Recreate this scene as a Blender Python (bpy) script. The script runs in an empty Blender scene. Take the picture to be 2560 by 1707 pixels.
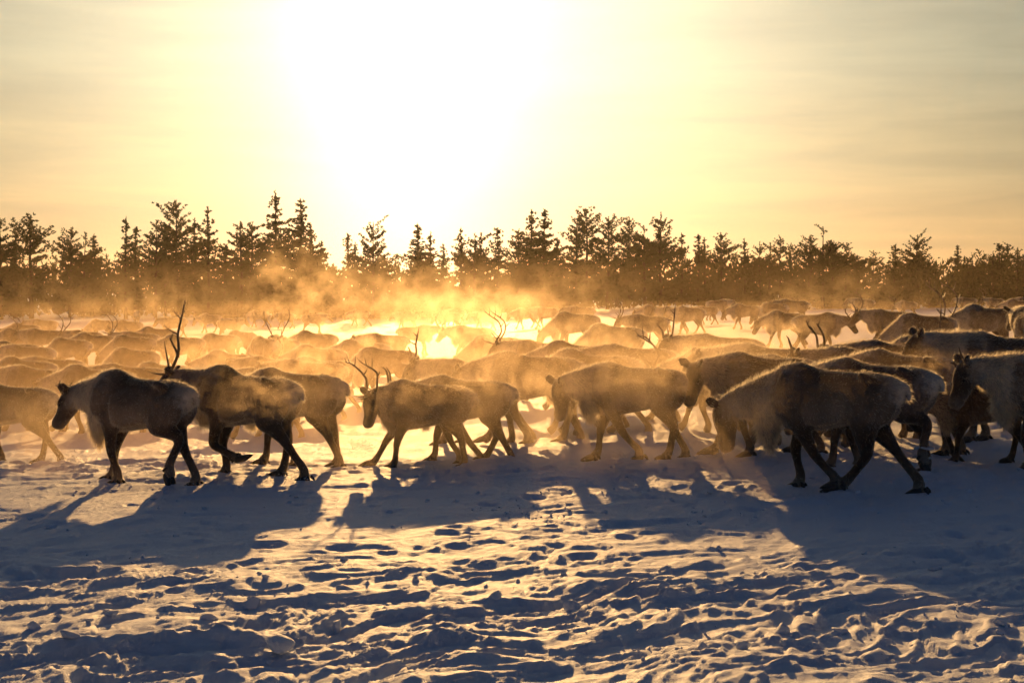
import bpy, math, random
import numpy as np
from mathutils import Vector, Matrix, kdtree

random.seed(11)
rng = np.random.default_rng(11)
scene = bpy.context.scene
COL = scene.collection
R = math.radians

# ------------------------------------------------------------------ camera
CAM_H, FPX, HOR = 1.70, 3911.0, 728.0       # eye height, focal length and horizon in photograph pixels
cd = bpy.data.cameras.new('camera')
cd.lens = 55.0; cd.sensor_width = 36.0; cd.shift_y = -(853.5 - HOR) / 2560.0
cd.clip_start = 0.1; cd.clip_end = 3000.0
cam = bpy.data.objects.new('camera', cd); COL.objects.link(cam)
cam.location = (0, 0, CAM_H); cam.rotation_euler = (R(90), 0, 0)
scene.camera = cam

# ------------------------------------------------------------------ sun and sky
SUN_EL, SUN_AZ = R(10.9), R(-2.6)           # azimuth from +Y towards +X
SUN_DIR = Vector((math.sin(SUN_AZ) * math.cos(SUN_EL), math.cos(SUN_AZ) * math.cos(SUN_EL), math.sin(SUN_EL)))
ld = bpy.data.lights.new('sun', 'SUN'); ld.energy = 5.0; ld.angle = R(0.5); ld.color = (1.0, 0.55, 0.19)
sun = bpy.data.objects.new('sun', ld); COL.objects.link(sun)
sun.rotation_euler = SUN_DIR.to_track_quat('Z', 'Y').to_euler()

world = bpy.data.worlds.new('World'); scene.world = world; world.use_nodes = True
NT = None
def nn(kind, **kw):
    n = NT.nodes.new(kind)
    for k, v in kw.items(): setattr(n, k, v)
    return n
def _set(sock, v):
    if hasattr(v, 'is_output') or isinstance(v, bpy.types.NodeSocket): NT.links.new(v, sock)
    elif v is not None: sock.default_value = v
def mth(op, a, b=None, c=None, clamp=False):
    n = nn('ShaderNodeMath', operation=op, use_clamp=clamp)
    _set(n.inputs[0], a); _set(n.inputs[1], b); _set(n.inputs[2], c)
    return n.outputs[0]
def mixc(f, a, b, mode='MIX'):
    n = nn('ShaderNodeMix', data_type='RGBA', blend_type=mode)
    _set(n.inputs[0], f); _set(n.inputs[6], a); _set(n.inputs[7], b)
    return n.outputs[2]
def smst(x, lo, hi):
    n = nn('ShaderNodeMapRange', interpolation_type='SMOOTHSTEP')
    _set(n.inputs[0], x); n.inputs[1].default_value = lo; n.inputs[2].default_value = hi
    return n.outputs[0]
def noise_tex(vec, scale, detail=3, rough=0.55, dist=0.0):
    n = nn('ShaderNodeTexNoise'); _set(n.inputs['Vector'], vec)
    n.inputs['Scale'].default_value = scale; n.inputs['Detail'].default_value = detail
    n.inputs['Roughness'].default_value = rough; n.inputs['Distortion'].default_value = dist
    return n.outputs[0]
def mapping(vec, scale=(1, 1, 1), loc=(0, 0, 0), rot=(0, 0, 0)):
    n = nn('ShaderNodeMapping'); _set(n.inputs[0], vec)
    n.inputs[1].default_value = loc; n.inputs[2].default_value = rot; n.inputs[3].default_value = scale
    return n.outputs[0]

world.cycles.sampling_method = 'MANUAL'; world.cycles.sample_map_resolution = 256
NT = world.node_tree
NT.nodes.clear()
w_out = nn('ShaderNodeOutputWorld'); w_bg = nn('ShaderNodeBackground'); w_bg.inputs[1].default_value = 0.10
sky = nn('ShaderNodeTexSky', sky_type='NISHITA'); sky.sun_disc = False
sky.sun_elevation = SUN_EL; sky.sun_rotation = SUN_AZ
sky.air_density = 1.0; sky.dust_density = 0.6; sky.ozone_density = 3.0; sky.altitude = 200
tc = nn('ShaderNodeTexCoord').outputs['Generated']
dirn = nn('ShaderNodeVectorMath', operation='NORMALIZE'); NT.links.new(tc, dirn.inputs[0])
D = dirn.outputs[0]
dot = nn('ShaderNodeVectorMath', operation='DOT_PRODUCT'); NT.links.new(D, dot.inputs[0]); dot.inputs[1].default_value = SUN_DIR
c1 = mth('SUBTRACT', dot.outputs['Value'], 1.0)
sepd = nn('ShaderNodeSeparateXYZ'); NT.links.new(D, sepd.inputs[0])
zz = mth('MAXIMUM', sepd.outputs[2], 0.0)
lobe_core = mth('EXPONENT', mth('MULTIPLY', c1, 60.0))       # bright aureole of the sun
lobe_mid = mth('EXPONENT', mth('MULTIPLY', c1, 14.0))         # thin ice cloud lit round the sun
# light pillar under the sun, from ice crystals in the still air
azd = mth('SUBTRACT', mth('ARCTAN2', sepd.outputs[0], sepd.outputs[1]), SUN_AZ - 0.022)
pillar = mth('MULTIPLY', mth('EXPONENT', mth('MULTIPLY', mth('MULTIPLY', azd, azd), -230.0)), mth('EXPONENT', mth('MULTIPLY', mth('ABSOLUTE', mth('SUBTRACT', zz, 0.16)), -4.5)))
lobe_wide = mth('EXPONENT', mth('MULTIPLY', c1, 5.0))
# veil of streaky high cloud
veil = noise_tex(mapping(D, (1.6, 1.6, 16.0)), 3.2, 5, 0.55, 0.5)
veil2 = noise_tex(mapping(D, (3.0, 3.0, 46.0), (3, 1, 2)), 3.0, 4, 0.5, 0.3)
vfac = mth('MULTIPLY_ADD', smst(veil, 0.25, 0.75), 0.32, 0.80)
vfac = mth('MULTIPLY', vfac, mth('MULTIPLY_ADD', smst(veil2, 0.3, 0.7), 0.07, 0.965))
col_el = nn('ShaderNodeValToRGB'); NT.links.new(zz, col_el.inputs[0])
cr = col_el.color_ramp; cr.interpolation = 'EASE'
cr.elements[0].position = 0.0; cr.elements[0].color = (1.0, 0.36, 0.08, 1)
cr.elements[1].position = 0.5; cr.elements[1].color = (0.55, 0.70, 0.95, 1)
for p, c in ((0.04, (1.0, 0.42, 0.10)), (0.09, (1.0, 0.66, 0.28)), (0.15, (0.84, 0.80, 0.54)), (0.25, (0.62, 0.70, 0.62))):
    e = cr.elements.new(p); e.color = (*c, 1)
def scl(col, f):
    n = nn('ShaderNodeVectorMath', operation='SCALE'); _set(n.inputs[0], col); _set(n.inputs[3], f); return n.outputs[0]
def addv(a, b):
    n = nn('ShaderNodeVectorMath', operation='ADD'); _set(n.inputs[0], a); _set(n.inputs[1], b); return n.outputs[0]
GW, GM, GC, GP, GS = 1.75, 3.5, 7.0, 9.0, 0.25
glow = scl(scl(col_el.outputs[0], mth('MULTIPLY', lobe_wide, GW)), vfac)
glow = addv(glow, scl((1.0, 0.92, 0.74), mth('MULTIPLY', lobe_mid, GM)))
glow = addv(glow, scl((1.0, 0.90, 0.66), mth('MULTIPLY', lobe_core, GC)))
filt = mixc(mth('POWER', lobe_wide, 0.6), (1.06, 1.06, 1.28, 1), (1.0, 0.70, 0.22, 1))    # thin cloud warms the sky round the sun
glow = addv(glow, scl((1.0, 0.90, 0.66), mth('MULTIPLY', pillar, GP)))
skyc = scl(scl(mixc(1.0, sky.outputs[0], filt, 'MULTIPLY'), GS), vfac)
NT.links.new(addv(skyc, glow), w_bg.inputs[0])
NT.links.new(w_bg.outputs[0], w_out.inputs[0])

# ------------------------------------------------------------------ exposure and render settings
vs = scene.view_settings
vs.view_transform = 'Standard'; vs.look = 'None'; vs.exposure = 0.15; vs.gamma = 1.0; vs.use_curve_mapping = False
cy = scene.cycles
cy.use_denoising = True
try: cy.denoiser = 'OPENIMAGEDENOISE'
except Exception: pass
cy.use_light_tree = False
cy.use_adaptive_sampling = True; cy.adaptive_threshold = 0.05; cy.adaptive_min_samples = 20
cy.max_bounces = 4; cy.diffuse_bounces = 2; cy.glossy_bounces = 1; cy.transmission_bounces = 3
cy.transparent_max_bounces = 256; cy.volume_bounces = 0
cy.volume_step_rate = 1.0; cy.volume_max_steps = 128
cy.sample_clamp_indirect = 4.0; cy.caustics_reflective = False; cy.caustics_refractive = False

# ------------------------------------------------------------------ helpers
def material(name):
    global NT
    m = bpy.data.materials.new(name); m.use_nodes = True
    NT = m.node_tree; NT.nodes.clear()
    return m, nn('ShaderNodeOutputMaterial')
def add_obj(name, data, parent=None, **props):
    o = bpy.data.objects.new(name, data); COL.objects.link(o)
    if parent is not None: o.parent = parent
    for k, v in props.items(): o[k] = v
    return o
def mesh_np(name, verts, faces, mat=None, smooth=False, cols=None):
    """verts (n,3), faces list/array of equal length tuples"""
    verts = np.asarray(verts, dtype=np.float32); faces = np.asarray(faces, dtype=np.int32)
    me = bpy.data.meshes.new(name)
    k = faces.shape[1]
    me.vertices.add(len(verts)); me.vertices.foreach_set('co', verts.ravel())
    me.loops.add(faces.size); me.loops.foreach_set('vertex_index', faces.ravel())
    me.polygons.add(len(faces)); me.polygons.foreach_set('loop_start', np.arange(0, faces.size, k, dtype=np.int32))
    me.polygons.foreach_set('loop_total', np.full(len(faces), k, dtype=np.int32))
    if smooth: me.polygons.foreach_set('use_smooth', np.ones(len(faces), dtype=bool))
    me.update(calc_edges=True)
    if cols is not None: set_cols(me, cols)
    if mat is not None: me.materials.append(mat)
    return me
def set_cols(me, cols):
    a = me.color_attributes.new('coat', 'FLOAT_COLOR', 'POINT')
    c = np.ones((len(me.vertices), 4), dtype=np.float32); c[:, :3] = cols
    a.data.foreach_set('color', c.ravel())

def sstep(a, b, x):
    t = np.clip((x - a) / (b - a), 0, 1); return t * t * (3 - 2 * t)
_perm = np.random.default_rng(5).permutation(4096).astype(np.int64)
_gang = np.random.default_rng(6).uniform(0, 2 * np.pi, 4096)
_gx, _gy = np.cos(_gang), np.sin(_gang)
def perlin(x, y, seed=0):
    xi = np.floor(x).astype(np.int64); yi = np.floor(y).astype(np.int64)
    xf = x - xi; yf = y - yi
    u = xf * xf * xf * (xf * (xf * 6 - 15) + 10); v = yf * yf * yf * (yf * (yf * 6 - 15) + 10)
    def g(ix, iy, fx, fy):
        h = _perm[(_perm[(ix + seed * 131) & 4095] + iy) & 4095]
        return _gx[h] * fx + _gy[h] * fy
    a = g(xi, yi, xf, yf); b = g(xi + 1, yi, xf - 1, yf)
    c = g(xi, yi + 1, xf, yf - 1); d = g(xi + 1, yi + 1, xf - 1, yf - 1)
    return (a + (b - a) * u + ((c + (d - c) * u) - (a + (b - a) * u)) * v) * 1.5

# ------------------------------------------------------------------ terrain
def terrain(x, y):
    """the lie of the land without its snow relief"""
    x = np.asarray(x, dtype=float); y = np.asarray(y, dtype=float)
    side = sstep(-1.0, 3.0, x)
    y0 = 13.4 - 2.0 * side; y1 = 22.5 - 3.0 * side
    t = np.clip((y - y0) / (y1 - y0), 0, 1); ramp = t * t * (3 - 2 * t)
    amp = np.where(x < 1.2, 0.41, 0.17)
    return (amp * np.tanh((x - 1.2) / 3.6) + 0.16 * sstep(6.0, 11.0, x)) * ramp
def terr(x, y): return float(terrain(np.array([x]), np.array([y]))[0])

PITS = []
for i in range(190):
    yy = 8.6 * (5.2 ** rng.random()); xx = rng.uniform(-1, 1) * (0.36 * yy)
    PITS.append((xx, yy, rng.uniform(0.05, 0.10), rng.uniform(0.02, 0.05)))
def relief(x, y):
    a = R(36); xr = x * math.cos(a) + y * math.sin(a); yr = -x * math.sin(a) + y * math.cos(a)
    wx = perlin(x * 0.9, y * 0.9, 1) * 0.35; wy = perlin(x * 0.9, y * 0.9, 2) * 0.35
    xr = xr + wx; yr = yr + wy
    rough = 0.31 + 0.50 * (1 - sstep(8.2, 10.6, y + perlin(x * .5, y * .5, 9) * 1.6)) + 0.30 * sstep(12, 15, y)
    rough = rough * (0.65 + 0.6 * sstep(-0.35, 0.4, perlin(x * 0.42, y * 0.42, 3)))
    n1 = perlin(xr * 0.75, yr * 1.7, 4); rid = 1 - np.abs(n1) * 2.0; rid = np.clip(rid, 0, 1) ** 2.2
    n2 = perlin(xr * 1.7, yr * 3.9, 5); rid2 = np.clip(1 - np.abs(n2) * 2.2, 0, 1) ** 2
    h = 0.036 * rid + 0.017 * rid2 + 0.030 * perlin(xr * 0.5, yr * 0.9, 6) + 0.018 * perlin(xr * 1.6, yr * 2.6, 7)
    # wind crust: plates with broken edges
    n3 = perlin(xr * 1.3 + 5, yr * 2.4, 8) + 0.35 * perlin(xr * 5, yr * 7, 10)
    h = h + 0.028 * sstep(0.02, 0.07, n3) + 0.022 * sstep(0.28, 0.32, n3)
    near = 1 - sstep(14, 30, y)
    n4 = perlin(x * 6.5, y * 6.5, 11); n5 = perlin(x * 15, y * 15, 12); n6 = perlin(x * 34, y * 34, 13)
    lump = np.clip(perlin(x * 4.2, y * 4.2, 14) - 0.22, 0, 1)
    h = h + near * (0.020 * np.clip(1 - np.abs(perlin(xr * 1.8, yr * 7.5, 15)) * 2.4, 0, 1) ** 2 + 0.007 * n4 + 0.0060 * n5 + 0.0038 * n6 + 0.022 * lump)
    return h * rough * (1 - 0.35 * sstep(25, 60, y))

def t_axis():
    inner = np.linspace(-1.12, 1.12, 540)
    outer = 1.12 + np.cumsum(np.geomspace(0.02, 3.0, 26))
    return np.concatenate([-outer[::-1], inner, outer])
def y_axis():
    a = -40 + np.arange(0, 44, 2.0)                      # behind and under the camera
    b = [4.0]
    while b[-1] < 16.0: b.append(b[-1] * 1.0031)
    while b[-1] < 60.0: b.append(b[-1] * 1.010)
    while b[-1] < 1500.0: b.append(b[-1] * 1.05)
    return np.concatenate([a, np.array(b)])
T, Y = t_axis(), y_axis()
GX = T[None, :] * (np.maximum(Y, 4.0) * 0.36 + 0.5)[:, None]; GY = np.repeat(Y[:, None], len(T), 1)
GZ = terrain(GX, GY) + relief(GX, GY)
for (px, py, pr, pd) in PITS:
    r0 = np.searchsorted(Y, py - 0.4); r1 = np.searchsorted(Y, py + 0.4)
    d2 = ((GX[r0:r1] - px) ** 2 + (GY[r0:r1] - py) ** 2) / (pr * pr)
    GZ[r0:r1] += pd * (-np.exp(-d2 * 1.2) + 0.22 * np.exp(-(np.sqrt(d2) - 1.5) ** 2 * 4.0))
nr, nc = GX.shape
idx = np.arange(nr * nc).reshape(nr, nc)
GF = np.stack([idx[:-1, :-1], idx[:-1, 1:], idx[1:, 1:], idx[1:, :-1]], -1).reshape(-1, 4)

m_snow, out = material('snow')
geo = nn('ShaderNodeNewGeometry'); pos = geo.outputs['Position']
bs = nn('ShaderNodeBsdfPrincipled'); NT.links.new(bs.outputs[0], out.inputs[0])
tint = noise_tex(pos, 1.1, 4)
NT.links.new(mixc(tint, (0.74, 0.79, 0.90, 1), (0.84, 0.87, 0.93, 1)), bs.inputs['Base Color'])
bs.inputs['Roughness'].default_value = 0.62; bs.inputs['Specular IOR Level'].default_value = 0.28
bs.inputs['IOR'].default_value = 1.31
g1 = noise_tex(pos, 70, 4, 0.7); g2 = noise_tex(mapping(pos, (1, .6, 1)), 18, 4, 0.6); g3 = noise_tex(pos, 320, 2, 0.8)
hh = mth('ADD', mth('MULTIPLY', g2, 0.55), mth('ADD', mth('MULTIPLY', g1, 0.22), mth('MULTIPLY', g3, 0.10)))
bmp = nn('ShaderNodeBump'); bmp.inputs['Strength'].default_value = 0.75; bmp.inputs['Distance'].default_value = 0.035
NT.links.new(hh, bmp.inputs['Height']); NT.links.new(bmp.outputs[0], bs.inputs['Normal'])

snow_me = mesh_np('snow_ground', np.stack([GX.ravel(), GY.ravel(), GZ.ravel()], 1), GF, m_snow, True)
snow = add_obj('snow_ground', snow_me, kind='structure', label='wind crusted snow field with ridges, prints and broken lumps')

def ground_z(x, y):
    return float(terrain(np.array([x]), np.array([y]))[0] + relief(np.array([float(x)]), np.array([float(y)]))[0])
def ground_at(u, v):
    """the snow point seen at photograph pixel u, v"""
    y = FPX * CAM_H / (v - HOR)
    for _ in range(12):
        x = (u - 1280) * y / FPX; y = FPX * (CAM_H - terr(x, y)) / (v - HOR)
    return (u - 1280) * y / FPX, y

# lumps of broken crust lying on the snow
CHUNKS = []
def chunk_mesh(seed):
    r = np.random.default_rng(seed)
    import bmesh
    bm = bmesh.new(); bmesh.ops.create_icosphere(bm, subdivisions=3, radius=1.0)
    V = np.array([v.co[:] for v in bm.verts]); Fc = np.array([[v.index for v in f.verts] for f in bm.faces]); bm.free()
    planes = r.normal(size=(13, 3)); planes /= np.linalg.norm(planes, axis=1)[:, None]
    for p in planes:
        d = V @ p; lim = r.uniform(0.30, 0.66); over = np.maximum(d - lim, 0); V = V - over[:, None] * p * 0.9
    V = V * (1 + 0.05 * perlin(V[:, 0] * 3 + seed, V[:, 1] * 3 + V[:, 2] * 2.3, seed)[:, None])
    V = V * (1 + 0.02 * perlin(V[:, 0] * 9 + seed, V[:, 1] * 9 + V[:, 2] * 7.3, seed + 3)[:, None])
    return mesh_np('snow_chunk', V, Fc, m_snow, False)
chunk_me = [chunk_mesh(40 + i) for i in range(7)]
spots = [(860, 1490, .085, .62), (632, 1520, .065, .7), (60, 1660, .09, .5), (178, 1640, .08, .55), (842, 1588, .06, .95), (695, 1668, .10, .5),
         (1955, 1598, .09, .6), (1855, 1625, .08, .6), (1760, 1630, .07, .5), (1655, 1470, .10, .35), (1845, 1470, .05, .7), (1660, 1500, .07, .5),
         (1430, 1535, .06, .9), (520, 1560, .07, .6), (280, 1560, .06, .6), (1240, 1520, .08, .5), (1350, 1545, .06, .5), (2335, 1440, .06, .6),
         (440, 1350, .05, .6), (130, 1325, .06, .5), (1320, 1290, .06, .4), (1420, 1285, .07, .35), (1510, 1285, .05, .5), (1235, 1280, .05, .4),
         (2500, 1590, .05, .6), (2210, 1610, .07, .5), (2100, 1585, .06, .5), (1040, 1470, .05, .6), (1130, 1600, .05, .5), (85, 1590, .06, .6)]
for i in range(110):
    v = 1240 + 460 * rng.random() ** 0.8
    spots.append((rng.uniform(-20, 2580), v, rng.uniform(.012, .034), rng.uniform(.5, .9)))
for i in range(70):
    spots.append((rng.uniform(-20, 2580), rng.uniform(1140, 1300), rng.uniform(.02, .05), rng.uniform(.35, .7)))
for (cu, cv, su, sv, n) in ((850, 1640, 70, 20, 22), (1300, 1292, 80, 14, 26), (2330, 1570, 120, 26, 40), (1600, 1600, 130, 24, 34), (620, 1500, 90, 14, 26), (1820, 1290, 90, 16, 24), (330, 1220, 110, 12, 26), (1450, 1240, 120, 16, 26)):
    for i in range(n): spots.append((rng.normal(cu, su), min(1700, rng.normal(cv, sv)), rng.uniform(.006, .020), rng.uniform(.6, 1.0)))
for i, (u, v, r, fl) in enumerate(spots):
    x, y = ground_at(u, v)
    o = add_obj('snow_chunk', chunk_me[i % 7], snow)
    o.location = (x, y, ground_z(x, y) + r * fl * 0.12)
    o.scale = (r * rng.uniform(.75, 1.2), r * rng.uniform(.7, 1.1), r * fl * 1.1)
    o.rotation_euler = (rng.uniform(-.35, .35), rng.uniform(-.35, .35), rng.uniform(0, 6.3))

# ------------------------------------------------------------------ fur, antler and hoof materials
m_fur, out = material('reindeer_hide')
at = nn('ShaderNodeAttribute', attribute_name='coat'); oi = nn('ShaderNodeObjectInfo')
tco = nn('ShaderNodeTexCoord').outputs['Object']
c = mixc(1.0, at.outputs['Color'], oi.outputs['Color'], 'MULTIPLY')
pat = noise_tex(tco, 5.0, 4, 0.6); strand = noise_tex(mapping(tco, (25, 60, 9)), 3.0, 3, 0.6)
c = scl(c, mth('MULTIPLY_ADD', smst(pat, 0.3, 0.7), 0.5, 0.72)); c = scl(c, mth('MULTIPLY_ADD', strand, 0.7, 0.65))
bs = nn('ShaderNodeBsdfPrincipled'); NT.links.new(c, bs.inputs['Base Color']); bs.inputs['Roughness'].default_value = 0.85
bs.inputs['Specular IOR Level'].default_value = 0.15
bs.inputs['Sheen Weight'].default_value = 0.8; bs.inputs['Sheen Roughness'].default_value = 0.35; bs.inputs['Sheen Tint'].default_value = (0.9, 0.8, 0.65, 1)
bmp = nn('ShaderNodeBump'); bmp.inputs['Strength'].default_value = 0.5; bmp.inputs['Distance'].default_value = 0.02
NT.links.new(strand, bmp.inputs['Height']); NT.links.new(bmp.outputs[0], bs.inputs['Normal'])
NT.links.new(bs.outputs[0], out.inputs[0])

m_hair, out = material('reindeer_hair')
at = nn('ShaderNodeAttribute', attribute_name='coat'); oi = nn('ShaderNodeObjectInfo')
c = mixc(1.0, at.outputs['Color'], oi.outputs['Color'], 'MULTIPLY')
df = nn('ShaderNodeBsdfDiffuse'); NT.links.new(c, df.inputs[0])
tl = nn('ShaderNodeBsdfTranslucent'); NT.links.new(mixc(0.82, c, (1.0, 0.92, 0.74, 1)), tl.inputs[0])
ms = nn('ShaderNodeMixShader'); ms.inputs[0].default_value = 0.85
NT.links.new(df.outputs[0], ms.inputs[1]); NT.links.new(tl.outputs[0], ms.inputs[2]); NT.links.new(ms.outputs[0], out.inputs[0])

def simple_mat(name, col, rough=0.6, spec=0.4, nscale=20.0, var=0.35, bump=0.3):
    m, out = material(name)
    tco = nn('ShaderNodeTexCoord').outputs['Object']
    n = noise_tex(tco, nscale, 4, 0.6)
    bs = nn('ShaderNodeBsdfPrincipled')
    NT.links.new(scl((*col,), mth('MULTIPLY_ADD', n, 2 * var, 1 - var)), bs.inputs['Base Color'])
    bs.inputs['Roughness'].default_value = rough; bs.inputs['Specular IOR Level'].default_value = spec
    b = nn('ShaderNodeBump'); b.inputs['Strength'].default_value = bump; b.inputs['Distance'].default_value = 0.01
    NT.links.new(n, b.inputs['Height']); NT.links.new(b.outputs[0], bs.inputs['Normal'])
    NT.links.new(bs.outputs[0], out.inputs[0])
    return m
m_antler = simple_mat('antler_bone', (0.13, 0.085, 0.05), 0.45, 0.5, 30)
m_hoof = simple_mat('hoof_horn', (0.035, 0.03, 0.026), 0.4, 0.5, 40)
m_eye = simple_mat('eye_dark', (0.012, 0.009, 0.007), 0.12, 0.6, 10, 0.1, 0.0)
m_band = simple_mat('leg_band_cloth', (0.55, 0.60, 0.66), 0.7, 0.3, 60)

# ------------------------------------------------------------------ reindeer body
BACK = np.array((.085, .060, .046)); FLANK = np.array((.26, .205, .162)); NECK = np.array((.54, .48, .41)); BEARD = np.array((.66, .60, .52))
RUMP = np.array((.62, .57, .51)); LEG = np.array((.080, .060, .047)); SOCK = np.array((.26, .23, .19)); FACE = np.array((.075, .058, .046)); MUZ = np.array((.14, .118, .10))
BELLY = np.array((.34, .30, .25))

def catmull(P, sub):
    P = np.asarray(P, float); n = len(P)
    out = []
    for i in range(n - 1):
        p0, p1, p2, p3 = P[max(i - 1, 0)], P[i], P[i + 1], P[min(i + 2, n - 1)]
        for k in range(sub):
            t = k / sub
            out.append(0.5 * ((2 * p1) + (-p0 + p2) * t + (2 * p0 - 5 * p1 + 4 * p2 - p3) * t * t + (-p0 + 3 * p1 - 3 * p2 + p3) * t ** 3))
    out.append(P[-1])
    return np.array(out)

class Loft:
    """collects closed tubes with colour and hair length at each vertex"""
    def __init__(s): s.V, s.F, s.C, s.H, s.n = [], [], [], [], 0
    def tube(s, st, ctop, cbot, hair, up=(0, 0, 1), sub=4, seg=14, egg=0.0):
        """st rows: x,y,z, half height, half width. ctop/cbot: colour rows per station; hair: length per station"""
        st = np.asarray(st, float); k = len(st)
        S = catmull(st, sub); n = len(S)
        tt = np.linspace(0, k - 1, n)
        def per(a):
            a = np.asarray(a, float)
            if a.ndim == 0: return np.full((n, 1), float(a))
            if a.ndim == 1 and len(a) == 3 and k != 3: return np.repeat(a[None], n, 0)
            if a.ndim == 1: return np.interp(tt, np.arange(k), a)[:, None]
            return np.stack([np.interp(tt, np.arange(k), a[:, j]) for j in range(a.shape[1])], 1)
        ct, cb, hl = per(np.broadcast_to(ctop, (k, 3)) if np.ndim(ctop) == 1 else ctop), per(np.broadcast_to(cbot, (k, 3)) if np.ndim(cbot) == 1 else cbot), per(np.broadcast_to(hair, (k,)))
        C = S[:, :3]; tan = np.gradient(C, axis=0); tan /= np.linalg.norm(tan, axis=1)[:, None] + 1e-9
        upv = np.asarray(up, float)
        side = np.cross(upv[None], tan); side /= np.linalg.norm(side, axis=1)[:, None] + 1e-9
        u2 = np.cross(tan, side)
        ang = np.linspace(0, 2 * np.pi, seg, endpoint=False)
        ca, sa = np.cos(ang), np.sin(ang)
        wid = 1 - egg * ca                                     # wider below when egg > 0
        ring = C[:, None] + u2[:, None] * (ca[None, :, None] * np.maximum(S[:, 3], .004)[:, None, None]) + side[:, None] * ((sa * wid)[None, :, None] * np.maximum(S[:, 4], .004)[:, None, None])
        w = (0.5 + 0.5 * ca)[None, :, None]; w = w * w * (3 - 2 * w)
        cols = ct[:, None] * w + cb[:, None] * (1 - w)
        b = s.n
        s.V.append(ring.reshape(-1, 3)); s.C.append(cols.reshape(-1, 3)); s.H.append(np.repeat(hl, seg, 1).reshape(-1))
        for i in range(n - 1):
            for j in range(seg):
                j2 = (j + 1) % seg
                s.F.append((b + i * seg + j, b + i * seg + j2, b + (i + 1) * seg + j2, b + (i + 1) * seg + j))
        for i, rev in ((0, True), (n - 1, False)):
            ctr = b + n * seg + (0 if rev else 1)
            for j in range(seg):
                j2 = (j + 1) % seg
                s.F.append((b + i * seg + j2, b + i * seg + j, ctr) if rev else (b + i * seg + j, b + i * seg + j2, ctr))
        s.V.append(C[[0, -1]]); s.C.append(np.stack([cols[0].mean(0), cols[-1].mean(0)])); s.H.append(hl[[0, -1], 0])
        s.n += n * seg + 2
    def arrays(s): return np.concatenate(s.V), np.concatenate(s.C), np.concatenate(s.H)

def ik(root, tgt, a, b, bend):
    """two bone chain in the x-z plane; bend +1 puts the joint forward"""
    dx, dz = tgt[0] - root[0], tgt[1] - root[1]; d = math.hypot(dx, dz)
    if d > (a + b) * 0.995: k = d / ((a + b) * 0.995); a, b = a * k, b * k
    if d < abs(a - b) + .02: d = abs(a - b) + .02
    ca = max(-1, min(1, (a * a + d * d - b * b) / (2 * a * d))); th = math.atan2(dz, dx); al = math.acos(ca)
    t = th + bend * al
    return root[0] + a * math.cos(t), root[1] + a * math.sin(t)

FT = {'S': (0, 0, 0), 'F': (.19, .0, -.25), 'B': (-.21, .01, .5), 'f': (.09, 0, -.1), 'b': (-.09, 0, .15), 'L': (-.02, .13, 1.5), 'l': (.10, .09, 1.1), 'G': (.30, .0, -.3), 'K': (-.30, .03, .7)}

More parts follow.
